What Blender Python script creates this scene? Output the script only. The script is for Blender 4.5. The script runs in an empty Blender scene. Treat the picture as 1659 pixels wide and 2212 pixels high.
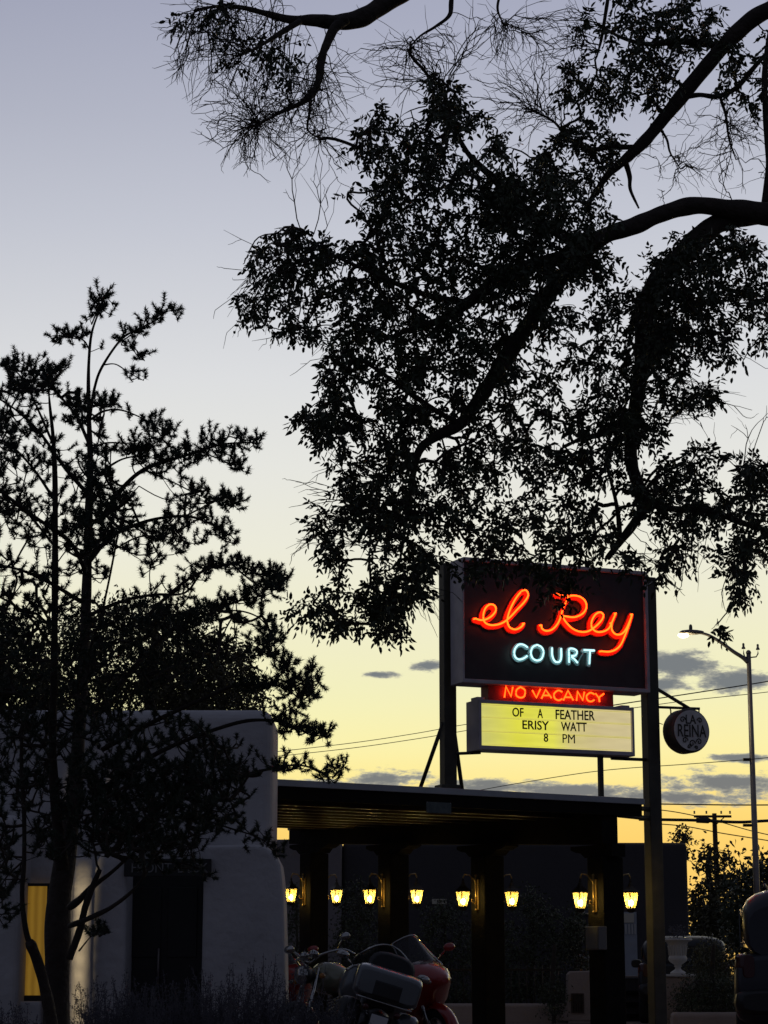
import bpy, bmesh, math, random
import numpy as np
from mathutils import Vector, Matrix
R = math.radians
random.seed(7); rng = np.random.default_rng(11)
scene = bpy.context.scene
COL = scene.collection

# ---------------------------------------------------------------- camera
F, CX, CY, HOR = 4731.0, 829.5, 1106.0, 2106.0       # photo measured on a 1659 x 2212 grid
PITCH = math.atan((HOR - CY) / F); CP, SP = math.cos(PITCH), math.sin(PITCH)
EYE = Vector((0, 0, 0.95))
cam = bpy.data.cameras.new('camera'); cob = bpy.data.objects.new('camera', cam); COL.objects.link(cob)
cob.location = EYE; cob.rotation_euler = (R(90) + PITCH, 0, 0)
cam.sensor_fit = 'VERTICAL'; cam.sensor_height = 36; cam.lens = F / 2212 * 36
cam.clip_start = 0.1; cam.clip_end = 6000
scene.camera = cob
vs = scene.view_settings
vs.view_transform = 'Standard'; vs.look = 'None'; vs.exposure = 0; vs.gamma = 1; vs.use_curve_mapping = False

def ray(u, v):
    x = (u - CX) / F; y = (CY - v) / F
    return Vector((x, CP - SP * y, SP + CP * y))
def P(u, v, d):                       # the point seen at (u, v), d metres away along +Y
    r = ray(u, v); return EYE + r * (d / r.y)
def Pn(uvd):                          # the same for an (n,3) array
    uvd = np.asarray(uvd, float)
    x = (uvd[:, 0] - CX) / F; y = (CY - uvd[:, 1]) / F
    k = uvd[:, 2] / (CP - SP * y)
    return np.stack([x * k, uvd[:, 2], EYE.z + (SP + CP * y) * k], 1)
def Zat(v, d, u=CX): return P(u, v, d).z
def Xat(u, d, v=HOR): return P(u, v, d).x

# ---------------------------------------------------------------- materials
def nt(m): return m.node_tree.nodes, m.node_tree.links
def mat(name, col, rough=0.6, metal=0.0, noise=0.0, nscale=8.0, bump=0.0, bscale=60.0, col2=None, spec=0.5, coat=0.0):
    m = bpy.data.materials.new(name); m.use_nodes = True
    n, l = nt(m); b = n['Principled BSDF']
    b.inputs['Base Color'].default_value = (*col, 1); b.inputs['Roughness'].default_value = rough
    b.inputs['Metallic'].default_value = metal; b.inputs['Specular IOR Level'].default_value = spec
    b.inputs['Coat Weight'].default_value = coat
    if noise or bump or col2:
        tc = n.new('ShaderNodeTexCoord')
    if noise or col2:
        t = n.new('ShaderNodeTexNoise'); t.inputs['Scale'].default_value = nscale; t.inputs['Detail'].default_value = 6
        l.new(tc.outputs['Object'], t.inputs['Vector'])
        r = n.new('ShaderNodeValToRGB'); r.color_ramp.elements[0].position = .3; r.color_ramp.elements[1].position = .7
        c2 = col2 if col2 else tuple(c * (1 - noise) for c in col)
        r.color_ramp.elements[0].color = (*c2, 1); r.color_ramp.elements[1].color = (*col, 1)
        l.new(t.outputs['Fac'], r.inputs['Fac']); l.new(r.outputs['Color'], b.inputs['Base Color'])
    if bump:
        t2 = n.new('ShaderNodeTexNoise'); t2.inputs['Scale'].default_value = bscale; t2.inputs['Detail'].default_value = 5
        l.new(tc.outputs['Object'], t2.inputs['Vector'])
        bp = n.new('ShaderNodeBump'); bp.inputs['Strength'].default_value = bump; bp.inputs['Distance'].default_value = 0.03
        l.new(t2.outputs['Fac'], bp.inputs['Height']); l.new(bp.outputs['Normal'], b.inputs['Normal'])
    return m
def emis(name, col, strength, base=(0.02, 0.02, 0.02)):
    m = bpy.data.materials.new(name); m.use_nodes = True
    b = m.node_tree.nodes['Principled BSDF']
    b.inputs['Base Color'].default_value = (*base, 1)
    b.inputs['Emission Color'].default_value = (*col, 1); b.inputs['Emission Strength'].default_value = strength
    return m

M = {}
M['leaf'] = mat('ash_leaf', (.045, .06, .025), .55, noise=.5, nscale=1.2)
M['leaf2'] = mat('poplar_leaf', (.075, .07, .028), .6, noise=.45, nscale=.8)
M['leaf3'] = mat('vine_leaf', (.055, .07, .03), .6, noise=.5, nscale=1.5)
M['olive'] = mat('olive_leaf', (.10, .095, .04), .6, noise=.4, nscale=2)
M['bark'] = mat('bark', (.055, .042, .032), .9, noise=.5, nscale=9, bump=.9, bscale=22)
M['pinebark'] = mat('pine_bark', (.05, .038, .03), .9, noise=.5, nscale=7, bump=.9, bscale=18)
M['needle'] = mat('pine_needle', (.035, .055, .035), .6, noise=.4, nscale=3)
M['sage'] = mat('sage_leaf', (.12, .115, .135), .8, noise=.35, nscale=5)
M['stucco'] = mat('white_stucco', (.55, .54, .55), .92, noise=.22, nscale=1.3, bump=.7, bscale=9)
M['stucco2'] = mat('tan_stucco', (.36, .285, .24), .92, noise=.14, nscale=2.0, bump=.35, bscale=16)
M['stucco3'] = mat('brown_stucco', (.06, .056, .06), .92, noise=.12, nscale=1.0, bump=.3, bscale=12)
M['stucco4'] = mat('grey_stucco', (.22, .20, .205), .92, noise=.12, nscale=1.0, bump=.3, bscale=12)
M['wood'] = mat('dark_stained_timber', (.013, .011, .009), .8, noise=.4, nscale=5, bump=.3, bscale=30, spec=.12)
M['ceil'] = mat('ceiling_board', (.032, .024, .014), .36, noise=.4, nscale=6)
M['door'] = mat('dark_door', (.018, .018, .018), .6, noise=.3, nscale=4)
M['flash'] = mat('roof_flashing', (.42, .45, .48), .5, .1, noise=.25, nscale=3)
M['steel'] = mat('painted_steel', (.075, .07, .055), .55, .2, noise=.4, nscale=5)
M['galv'] = mat('galvanised_steel', (.30, .27, .26), .5, .7, noise=.25, nscale=6)
M['signframe'] = mat('sign_frame_paint', (.54, .50, .54), .5, .2, noise=.3, nscale=4)
M['signblack'] = mat('sign_black_panel', (.032, .028, .03), .5, noise=.35, nscale=6)
M['redpaint'] = mat('red_letter_paint', (.85, .05, .015), .5)
M['redbox'] = mat('vacancy_box_paint', (.50, .03, .02), .55, noise=.35, nscale=8)
M['bluepaint'] = mat('pale_blue_letter_paint', (.46, .72, .74), .5)
M['neonred'] = emis('red_neon', (1.0, .062, .004), 7.0)
M['neonvac'] = emis('red_neon_small', (1.0, .055, .004), 6.0)
M['neonblue'] = emis('blue_neon', (.55, .97, 1.0), 1.5)
M['blackletter'] = mat('black_acrylic_letter', (.02, .014, .006), .5)
M['iron'] = mat('wrought_iron', (.045, .035, .025), .45, .7)
M['bulb'] = emis('lamp_bulb', (1.0, .80, .36), 30.0)
M['lampblub_street'] = emis('street_lamp_lens', (1.0, .80, .36), 10.0)
M['chrome'] = mat('chrome', (.42, .42, .41), .14, 1.0)
M['silver'] = mat('silver_grey_paint', (.12, .135, .145), .30, .4, coat=.6)
M['redbike'] = mat('red_motorcycle_paint', (.30, .012, .010), .28, 0, coat=.7)
M['olivebike'] = mat('olive_motorcycle_paint', (.20, .20, .14), .25, .3, coat=.7)
M['black'] = mat('black_plastic', (.015, .015, .016), .45)
M['rubber'] = mat('tyre_rubber', (.018, .018, .018), .85, bump=.3, bscale=80)
M['leather'] = mat('seat_leather', (.02, .02, .022), .5, bump=.2, bscale=60)
M['lens'] = mat('dark_red_lens', (.05, .008, .008), .15)
M['plate'] = mat('number_plate', (.55, .56, .57), .45)
M['marble'] = mat('white_marble', (.62, .60, .56), .55, noise=.12, nscale=5, bump=.2, bscale=20)
M['carpaint'] = mat('dark_car_paint', (.022, .024, .032), .38, .2, coat=.3)
M['carpaint2'] = mat('black_car_paint', (.01, .011, .013), .5, .0, coat=.1)
M['greybox'] = mat('grey_enamel', (.16, .155, .145), .5, noise=.15, nscale=6)
M['palewood'] = mat('pale_door_paint', (.34, .37, .42), .6, noise=.15, nscale=4)
M['cream'] = mat('cream_paint', (.55, .52, .42), .6)
M['letterwhite'] = mat('white_letter_paint', (.20, .20, .20), .7)
M['verdigris'] = mat('weathered_green_plate', (.10, .13, .13), .7, noise=.4, nscale=14)
M['wire'] = mat('cable', (.05, .045, .04), .7)
M['pole'] = mat('creosoted_pole', (.10, .06, .04), .85, noise=.3, nscale=3)
M['porcelain'] = mat('insulator', (.2, .18, .16), .3)
M['tail'] = emis('tail_light', (1.0, .30, .18), 2.5)

def glassmat(name, tint=(.02, .022, .025), rough=.08):
    m = mat(name, tint, rough, 0, spec=.8); return m
M['glass'] = glassmat('tinted_glass')
def screenmat():                       # clear windshield
    m = bpy.data.materials.new('clear_windshield'); m.use_nodes = True; n, l = nt(m)
    b = n['Principled BSDF']; b.inputs['Base Color'].default_value = (.03, .03, .035, 1); b.inputs['Roughness'].default_value = .06
    t = n.new('ShaderNodeBsdfTransparent'); mx = n.new('ShaderNodeMixShader'); mx.inputs[0].default_value = .42
    l.new(t.outputs[0], mx.inputs[1]); l.new(b.outputs[0], mx.inputs[2]); l.new(mx.outputs[0], n['Material Output'].inputs[0])
    return m
M['screen'] = screenmat()
def lanternglass():                    # seeded amber glass, lit from inside
    m = bpy.data.materials.new('amber_lantern_glass'); m.use_nodes = True; n, l = nt(m)
    tc = n.new('ShaderNodeTexCoord'); no = n.new('ShaderNodeTexNoise'); no.inputs['Scale'].default_value = 28
    l.new(tc.outputs['Object'], no.inputs['Vector'])
    rp = n.new('ShaderNodeValToRGB'); rp.color_ramp.elements[0].position = .35; rp.color_ramp.elements[1].position = .7
    rp.color_ramp.elements[0].color = (.80, .55, .10, 1); rp.color_ramp.elements[1].color = (1, .86, .36, 1)
    l.new(no.outputs['Fac'], rp.inputs['Fac'])
    tl = n.new('ShaderNodeBsdfTranslucent'); l.new(rp.outputs['Color'], tl.inputs['Color'])
    t = n.new('ShaderNodeBsdfTransparent'); t.inputs['Color'].default_value = (1, .92, .60, 1)
    mx = n.new('ShaderNodeMixShader'); mx.inputs[0].default_value = .74
    l.new(tl.outputs[0], mx.inputs[1]); l.new(t.outputs[0], mx.inputs[2]); l.new(mx.outputs[0], n['Material Output'].inputs[0])
    return m
M['lglass'] = lanternglass()
def marqueemat():                      # back-lit acrylic: a lemon tube on one side, a cream one on the other
    m = bpy.data.materials.new('backlit_acrylic'); m.use_nodes = True; n, l = nt(m)
    b = n['Principled BSDF']; b.inputs['Base Color'].default_value = (.5, .48, .3, 1); b.inputs['Roughness'].default_value = .35
    tc = n.new('ShaderNodeTexCoord'); sx = n.new('ShaderNodeSeparateXYZ'); l.new(tc.outputs['Generated'], sx.inputs[0])
    rp = n.new('ShaderNodeValToRGB'); cr = rp.color_ramp
    cr.elements[0].position = 0; cr.elements[0].color = (.60, .57, .16, 1)
    cr.elements[1].position = 1; cr.elements[1].color = (.62, .52, .27, 1)
    for ps, c in ((.25, (.74, .71, .05)), (.48, (.76, .73, .08)), (.6, (.62, .53, .20)), (.8, (.60, .50, .25))):
        e = cr.elements.new(ps); e.color = (*c, 1)
    l.new(sx.outputs['X'], rp.inputs['Fac'])
    no = n.new('ShaderNodeTexNoise'); no.inputs['Scale'].default_value = 2.2; no.inputs['Detail'].default_value = 4
    mp = n.new('ShaderNodeMapping'); mp.inputs['Scale'].default_value = (1, 1, 6)
    l.new(tc.outputs['Object'], mp.inputs[0]); l.new(mp.outputs[0], no.inputs['Vector'])
    mr = n.new('ShaderNodeMapRange'); mr.inputs['From Min'].default_value = .3; mr.inputs['From Max'].default_value = .7
    mr.inputs['To Min'].default_value = .88; mr.inputs['To Max'].default_value = 1.02
    l.new(no.outputs['Fac'], mr.inputs['Value'])
    l.new(rp.outputs['Color'], b.inputs['Emission Color']); l.new(mr.outputs[0], b.inputs['Emission Strength'])
    return m
M['marquee'] = marqueemat()
def litwindow():                       # curtained window lit from inside
    m = bpy.data.materials.new('lit_curtain'); m.use_nodes = True; n, l = nt(m)
    b = n['Principled BSDF']; b.inputs['Base Color'].default_value = (.3, .2, .06, 1)
    tc = n.new('ShaderNodeTexCoord'); w = n.new('ShaderNodeTexWave'); w.inputs['Scale'].default_value = 3.5; w.inputs['Distortion'].default_value = 1.5
    l.new(tc.outputs['Object'], w.inputs['Vector'])
    rp = n.new('ShaderNodeValToRGB'); rp.color_ramp.elements[0].color = (.15, .078, .008, 1); rp.color_ramp.elements[1].color = (.21, .115, .013, 1)
    l.new(w.outputs['Fac'], rp.inputs['Fac']); l.new(rp.outputs['Color'], b.inputs['Emission Color']); b.inputs['Emission Strength'].default_value = .8
    return m
M['window'] = litwindow()

# ---------------------------------------------------------------- sky
def build_world():
    w = bpy.data.worlds.new('World'); scene.world = w; w.use_nodes = True
    n, l = w.node_tree.nodes, w.node_tree.links
    bg = n['Background']
    tc = n.new('ShaderNodeTexCoord'); sx = n.new('ShaderNodeSeparateXYZ'); l.new(tc.outputs['Generated'], sx.inputs[0])
    def mth(op, a, b=None, c=None, clamp=False):
        x = n.new('ShaderNodeMath'); x.operation = op; x.use_clamp = clamp
        for i, q in enumerate((a, b, c)):
            if q is None: continue
            if isinstance(q, (int, float)): x.inputs[i].default_value = q
            else: l.new(q, x.inputs[i])
        return x.outputs[0]
    X, Y, Z = sx.outputs
    rp = n.new('ShaderNodeValToRGB'); cr = rp.color_ramp; cr.interpolation = 'EASE'
    stops = SKY
    cr.elements[0].position = 0; cr.elements[0].color = (*stops[0][1], 1)
    cr.elements[1].position = 1; cr.elements[1].color = (*stops[-1][1], 1)
    for ps, c in stops[1:-1]:
        e = cr.elements.new(ps); e.color = (*c, 1)
    cr.interpolation = 'LINEAR'
    l.new(mth('MAXIMUM', Z, 0.0), rp.inputs['Fac'])
    # the glow sits to the front right; the sky behind is the dim blue of the earth's shadow
    dt = mth('ADD', mth('MULTIPLY', X, .22), mth('MULTIPLY', Y, .975))
    mr = n.new('ShaderNodeMapRange'); mr.interpolation_type = 'SMOOTHSTEP'
    mr.inputs['From Min'].default_value = .45; mr.inputs['From Max'].default_value = .93
    l.new(dt, mr.inputs['Value'])
    back = n.new('ShaderNodeRGB'); back.outputs[0].default_value = (*BACK, 1)
    mx = n.new('ShaderNodeMix'); mx.data_type = 'RGBA'
    l.new(mr.outputs[0], mx.inputs['Factor']); l.new(back.outputs[0], mx.inputs['A']); l.new(rp.outputs['Color'], mx.inputs['B'])
    # warm glow over the sunset
    ys = mth('MAXIMUM', Y, .05)
    az = mth('DIVIDE', X, ys); el = mth('DIVIDE', Z, ys)
    gx = mth('DIVIDE', mth('SUBTRACT', az, .16), .42); gy = mth('DIVIDE', el, .13)
    g = mth('SUBTRACT', 1.0, mth('SQRT', mth('ADD', mth('MULTIPLY', gx, gx), mth('MULTIPLY', gy, gy))), clamp=True)
    glow = n.new('ShaderNodeMix'); glow.data_type = 'RGBA'; glow.blend_type = 'MIX'
    l.new(mth('MULTIPLY', g, .45), glow.inputs['Factor']); l.new(mx.outputs['Result'], glow.inputs['A'])
    glow.inputs['B'].default_value = (1.05, .66, .17, 1)
    # clouds
    cv = n.new('ShaderNodeCombineXYZ'); l.new(mth('MULTIPLY', az, 46.0), cv.inputs[0]); l.new(mth('MULTIPLY', el, 130.0), cv.inputs[1])
    no = n.new('ShaderNodeTexNoise'); no.inputs['Scale'].default_value = 1.0; no.inputs['Detail'].default_value = 7; no.inputs['Roughness'].default_value = .68
    l.new(cv.outputs[0], no.inputs['Vector'])
    best = None
    for (u, v, wd, ht) in CLOUDS:
        r = ray(u, v); a0, e0 = r.x / r.y, r.z / r.y
        dx = mth('DIVIDE', mth('SUBTRACT', az, a0), wd / F); dy = mth('DIVIDE', mth('SUBTRACT', el, e0), ht / F)
        m = mth('SUBTRACT', 1.0, mth('SQRT', mth('ADD', mth('MULTIPLY', dx, dx), mth('MULTIPLY', dy, dy))))
        best = m if best is None else mth('MAXIMUM', best, m)
    best = mth('MAXIMUM', best, -.7)
    dens = mth('ADD', mth('MULTIPLY', best, 1.5), mth('MULTIPLY', mth('SUBTRACT', no.outputs['Fac'], .5), 4.2))
    cm = n.new('ShaderNodeMapRange'); cm.interpolation_type = 'SMOOTHSTEP'
    cm.inputs['From Min'].default_value = .12; cm.inputs['From Max'].default_value = .70; l.new(dens, cm.inputs['Value'])
    cmix = n.new('ShaderNodeMix'); cmix.data_type = 'RGBA'
    l.new(mth('MULTIPLY', cm.outputs[0], .93), cmix.inputs['Factor']); l.new(glow.outputs['Result'], cmix.inputs['A'])
    cc = n.new('ShaderNodeMix'); cc.data_type = 'RGBA'; c2 = n.new('ShaderNodeMapRange'); c2.interpolation_type = 'SMOOTHSTEP'
    c2.inputs['From Min'].default_value = .25; c2.inputs['From Max'].default_value = 1.15; l.new(dens, c2.inputs['Value']); l.new(c2.outputs[0], cc.inputs['Factor'])
    cc.inputs['A'].default_value = (.46, .45, .37, 1); cc.inputs['B'].default_value = (.14, .16, .195, 1); l.new(cc.outputs['Result'], cmix.inputs['B'])
    l.new(cmix.outputs['Result'], bg.inputs['Color']); bg.inputs['Strength'].default_value = 1.0
SKY = [(0, (1.0, .58, .13)), (.055, (1.0, .64, .15)), (.073, (1.0, .72, .20)), (.086, (1.0, .86, .33)), (.10, (.97, .90, .43)), (.127, (.90, .87, .52)), (.158, (.87, .845, .61)),
       (.19, (.84, .828, .70)), (.228, (.79, .79, .745)), (.266, (.72, .73, .745)), (.33, (.56, .58, .655)), (.375, (.465, .485, .58)), (.42, (.395, .415, .53)),
       (.6, (.20, .22, .32)), (1, (.10, .12, .2))]
BACK = (.066, .074, .108)
CLOUDS = [(1470, 1440, 140, 44), (1590, 1470, 160, 30), (1440, 1480, 90, 26), (825, 1682, 120, 27), (1050, 1702, 210, 24),
          (1240, 1710, 180, 24), (1570, 1694, 190, 38), (1450, 1722, 260, 20), (815, 1456, 60, 10), (925, 1440, 45, 20), (1600, 1638, 70, 13), (700, 1694, 120, 14), (1180, 1718, 300, 14)]
build_world()
sun = bpy.data.lights.new('sun', 'SUN'); so = bpy.data.objects.new('sun', sun); COL.objects.link(so)
sun.energy = .12; sun.color = (1, .62, .3); sun.angle = R(8)
so.rotation_euler = (R(90 - 1.5), 0, R(180 - 9))      # low afterglow from the front right

# ---------------------------------------------------------------- mesh helpers
class MB:
    def __init__(s): s.v = []; s.f = []; s.sm = []
    def add(s, vs, fs, smooth=False):
        o = len(s.v); s.v.extend([tuple(map(float, q)) for q in vs]); s.f.extend([tuple(i + o for i in f) for f in fs]); s.sm.extend([smooth] * len(fs)); return s
    def box(s, x0, x1, y0, y1, z0, z1, T=None):
        c = [Vector((x, y, z)) for z in (z0, z1) for y in (y0, y1) for x in (x0, x1)]
        if T is not None: c = [T @ q for q in c]
        return s.add(c, [(0, 2, 3, 1), (4, 5, 7, 6), (0, 1, 5, 4), (2, 6, 7, 3), (0, 4, 6, 2), (1, 3, 7, 5)])
    def tube(s, pts, r, k=8, caps=True, T=None, smooth=True):
        pts = np.array([tuple(T @ Vector(q)) if T is not None else tuple(q) for q in pts], float)
        n = len(pts); r = np.broadcast_to(np.asarray(r, float), (n,))
        t = np.gradient(pts, axis=0); t /= np.maximum(np.linalg.norm(t, axis=1, keepdims=True), 1e-9)
        ref = np.array([0, 0, 1.0]) if abs(t[:, 2]).mean() < .8 else np.array([1.0, 0, 0])
        a = np.cross(t, ref); a /= np.maximum(np.linalg.norm(a, axis=1, keepdims=True), 1e-9); b = np.cross(t, a)
        an = np.arange(k) * 2 * math.pi / k
        ring = pts[:, None, :] + r[:, None, None] * (a[:, None, :] * np.cos(an)[None, :, None] + b[:, None, :] * np.sin(an)[None, :, None])
        o = len(s.v); s.v.extend(map(tuple, ring.reshape(-1, 3)))
        for i in range(n - 1):
            for j in range(k):
                j2 = (j + 1) % k
                s.f.append((o + i * k + j, o + i * k + j2, o + (i + 1) * k + j2, o + (i + 1) * k + j)); s.sm.append(smooth)
        if caps:
            s.f.append(tuple(o + j for j in range(k))[::-1]); s.sm.append(False)
            s.f.append(tuple(o + (n - 1) * k + j for j in range(k))); s.sm.append(False)
        return s
    def lathe(s, prof, k=20, T=None, cap=True, smooth=True):       # (radius, z)
        vs = []
        for (r, z) in prof:
            for j in range(k):
                a = 2 * math.pi * j / k; q = Vector((r * math.cos(a), r * math.sin(a), z)); vs.append(T @ q if T is not None else q)
        fs = [(i * k + j, i * k + (j + 1) % k, (i + 1) * k + (j + 1) % k, (i + 1) * k + j) for i in range(len(prof) - 1) for j in range(k)]
        s.add(vs, fs, smooth)
        if cap:
            o = len(s.v) - len(vs)
            s.f.append(tuple(o + j for j in range(k))[::-1]); s.sm.append(False)
            s.f.append(tuple(o + (len(prof) - 1) * k + j for j in range(k))); s.sm.append(False)
        return s
    def loft(s, secs, k=16, e=2.6, T=None):      # secs: (x, y centre, half width, z0, z1) super-ellipse sections along x
        vs = []
        for (x, yc, w, z0, z1) in secs:
            for j in range(k):
                a = 2 * math.pi * j / k; c, sn = math.cos(a), math.sin(a)
                q = Vector((x, yc + w * math.copysign(abs(c) ** (2 / e), c), (z0 + z1) / 2 + (z1 - z0) / 2 * math.copysign(abs(sn) ** (2 / e), sn)))
                vs.append(T @ q if T is not None else q)
        n = len(secs)
        fs = [(i * k + j, i * k + (j + 1) % k, (i + 1) * k + (j + 1) % k, (i + 1) * k + j) for i in range(n - 1) for j in range(k)]
        s.add(vs, fs, True); o = len(s.v) - len(vs)
        s.f.append(tuple(o + j for j in range(k))[::-1]); s.sm.append(False)
        s.f.append(tuple(o + (n - 1) * k + j for j in range(k))); s.sm.append(False)
        return s
    def prism(s, poly, T, depth):      # poly in local (x,z), extruded along local +y
        n = len(poly)
        vs = [T @ Vector((x, 0, z)) for x, z in poly] + [T @ Vector((x, depth, z)) for x, z in poly]
        return s.add(vs, [tuple(range(n)), tuple(range(n, 2 * n))[::-1]] + [(i, i + n, (i + 1) % n + n, (i + 1) % n) for i in range(n)])
    def ball(s, c, r, k=10, sc=(1, 1, 1), T=None):
        prof = [(max(r * math.sin(math.pi * i / k), 1e-4), -r * math.cos(math.pi * i / k)) for i in range(k + 1)]
        TT = Matrix.Translation(c) @ Matrix.Diagonal((*sc, 1))
        return s.lathe(prof, k * 2, (T @ TT) if T is not None else TT, cap=False)
    def build(s, name, m, parent=None, bevel=0.0, seg=2, loc=None):
        me = bpy.data.meshes.new(name); me.from_pydata(s.v, [], s.f); me.update()
        me.polygons.foreach_set('use_smooth', s.sm)
        bm = bmesh.new(); bm.from_mesh(me); bmesh.ops.recalc_face_normals(bm, faces=bm.faces); bm.to_mesh(me); bm.free()
        o = bpy.data.objects.new(name, me); COL.objects.link(o); me.materials.append(m)
        if parent is not None: o.parent = parent; o.matrix_parent_inverse = parent_matrix(parent).inverted()
        if bevel:
            b = o.modifiers.new('bevel', 'BEVEL'); b.width = bevel; b.segments = seg; b.limit_method = 'ANGLE'; b.angle_limit = R(40); b.harden_normals = False
        return o
def parent_matrix(p):
    m = Matrix.LocRotScale(p.location, p.rotation_euler, p.scale)
    return parent_matrix(p.parent) @ p.matrix_parent_inverse @ m if p.parent else m
def tag(o, label, cat, group=None):
    o['label'] = label; o['category'] = cat
    if group: o['group'] = group
    return o
def thing(name, label, cat, loc=(0, 0, 0), group=None):
    o = bpy.data.objects.new(name, None); COL.objects.link(o); o.location = loc; o.empty_display_size = .2
    return tag(o, label, cat, group)
def struct(o): o['kind'] = 'structure'; return o
def big(name, V, Fc, m, parent=None, smooth=False):        # numpy mesh, equal face size
    me = bpy.data.meshes.new(name); V = np.asarray(V, np.float32); Fc = np.asarray(Fc, np.int32); k = Fc.shape[1]
    me.vertices.add(len(V)); me.vertices.foreach_set('co', V.ravel())
    me.loops.add(Fc.size); me.loops.foreach_set('vertex_index', Fc.ravel())
    me.polygons.add(len(Fc)); me.polygons.foreach_set('loop_start', np.arange(0, Fc.size, k, dtype=np.int32))
    if smooth: me.polygons.foreach_set('use_smooth', np.ones(len(Fc), bool))
    me.update(calc_edges=True); me.validate()
    me.materials.append(m); o = bpy.data.objects.new(name, me); COL.objects.link(o)
    if parent is not None: o.parent = parent; o.matrix_parent_inverse = parent_matrix(parent).inverted()
    return o
def frame(o, ang):                     # local x along (cos, sin), y away from the viewer, z up
    return Matrix.Translation(o) @ Matrix.Rotation(ang, 4, 'Z')
def text_mesh(s, bold=0.0):
    c = bpy.data.curves.new('lettering', 'FONT'); c.body = s; c.offset = bold; c.resolution_u = 3; c.extrude = .04
    o = bpy.data.objects.new('lettering', c); COL.objects.link(o)
    bpy.context.view_layer.update()
    me = bpy.data.meshes.new_from_object(o.evaluated_get(bpy.context.evaluated_depsgraph_get()))
    V = np.array([v.co[:] for v in me.vertices]); Fs = [tuple(p.vertices) for p in me.polygons]
    bpy.data.objects.remove(o); bpy.data.meshes.remove(me); bpy.data.curves.remove(c)
    V[:, :2] -= V[:, :2].min(0); V[:, :2] /= V[:, :2].max(0); V[:, 2] = (V[:, 2] - V[:, 2].min()) / (V[:, 2].max() - V[:, 2].min())
    return V, Fs
# ================================================================ ground
def ground_sheet(name, x0, x1, y0, y1, z, m):
    mb = MB(); mb.add([(x0, y0, z), (x1, y0, z), (x1, y1, z), (x0, y1, z)], [(0, 1, 2, 3)])
    return struct(mb.build(name, m))
M['soil'] = mat('dry_soil', (.14, .11, .085), .95, noise=.4, nscale=.7, bump=.5, bscale=8)
M['asphalt'] = mat('asphalt', (.055, .055, .06), .9, noise=.3, nscale=.5, bump=.3, bscale=40)
M['drive'] = mat('brick_red_concrete', (.23, .16, .135), .9, noise=.2, nscale=.4, bump=.2, bscale=20)
M['white'] = mat('road_paint', (.55, .55, .53), .8, noise=.3, nscale=3)
ground_sheet('ground', -900, 900, -300, 3000, 0.0, M['soil'])
ground_sheet('driveway', -4.0, 6.2, 12, 50.0, .004, M['drive'])
ground_sheet('road', -300, 300, 56.0, 70.0, .004, M['asphalt'])
ground_sheet('road_edge_line', -300, 300, 56.5, 56.65, .008, M['white'])
mb = MB(); mb.box(-300, 300, 55.7, 56.0, 0, .14); struct(mb.build('kerb', M['greybox']))

# ================================================================ motel sign
SA = R(23)
TS = frame(Vector((Xat(1008, 30.6), 30.6, 0)), SA); TSi = TS.inverted()
def onplane(T, u, v, y=0.0):          # ray through (u, v) meets the local plane y = const
    Ti = T.inverted(); o = Ti @ EYE; d = Ti.to_3x3() @ ray(u, v)
    k = (y - o.y) / d.y; q = o + d * k; return q.x, q.z
sign = thing('motel_sign', 'tall black sign board with glowing red script lettering on two dark posts', 'motel sign', TS @ Vector((0, 0, 0)))
W1 = onplane(TS, 1393, 1370)[0]
zb, zt = onplane(TS, 1009, 1466)[1], onplane(TS, 1009, 1213)[1]
FR = .055
mb = MB()
mb.box(0, W1, .03, .38, zb, zt, TS)
cabinet = mb.build('cabinet', M['signblack'], sign)
mb = MB()                                # the lip round the recessed face and the grey side returns
mb.box(-.012, W1 + .012, -.03, .41, zb - .06, zb - .003, TS); mb.box(-.012, W1 + .012, -.03, .41, zt + .003, zt + .06, TS)
mb.box(-.028, -.003, -.026, .40, zb - .055, zt + .055, TS); mb.box(W1 + .003, W1 + .055, -.026, .45, zb - .055, zt + .055, TS)
mb.build('cabinet_frame', M['signframe'], sign, bevel=.008)

def spline(pts, n=10):                   # Catmull-Rom
    p = np.array(pts, float); p = np.vstack([2 * p[0] - p[1], p, 2 * p[-1] - p[-2]]); out = []
    for i in range(1, len(p) - 2):
        for t in np.linspace(0, 1, n, endpoint=False):
            a, b, c, d = p[i - 1:i + 3]
            out.append(.5 * ((2 * b) + (c - a) * t + (2 * a - 5 * b + 4 * c - d) * t * t + (3 * b - a - 3 * c + d) * t ** 3))
    out.append(p[-2]); return np.array(out)
Z4 = lambda p: (987.5 + .2645 * p[0], 1234.3 + .2645 * p[1])
script = [
    [(150, 385), (190, 397), (235, 392), (285, 362), (316, 318), (306, 280), (268, 270), (232, 300), (214, 355), (222, 410), (262, 436), (318, 437), (375, 418), (430, 376), (490, 312), (548, 250), (580, 196), (564, 156), (528, 162), (476, 226), (430, 318), (410, 398), (428, 455), (474, 474), (520, 456), (548, 425)],
    [(808, 182), (850, 196), (905, 200), (962, 198), (1012, 212), (1050, 252), (1052, 306), (1018, 350), (950, 374), (856, 362)],
    [(915, 205), (890, 250), (862, 310), (846, 372), (818, 432), (776, 474), (728, 486), (694, 468), (688, 438)],
    [(862, 372), (892, 418), (940, 466), (1000, 492), (1066, 490), (1130, 450), (1180, 398), (1194, 356), (1168, 334), (1130, 352), (1100, 404), (1100, 458), (1138, 492), (1190, 492), (1236, 468), (1262, 420), (1288, 360), (1298, 342)],
    [(1262, 420), (1264, 478), (1296, 514), (1344, 510), (1380, 470), (1412, 400), (1430, 350)],
    [(1430, 350), (1402, 440), (1372, 520), (1338, 596), (1296, 638), (1240, 656), (1176, 652)],
]
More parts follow.
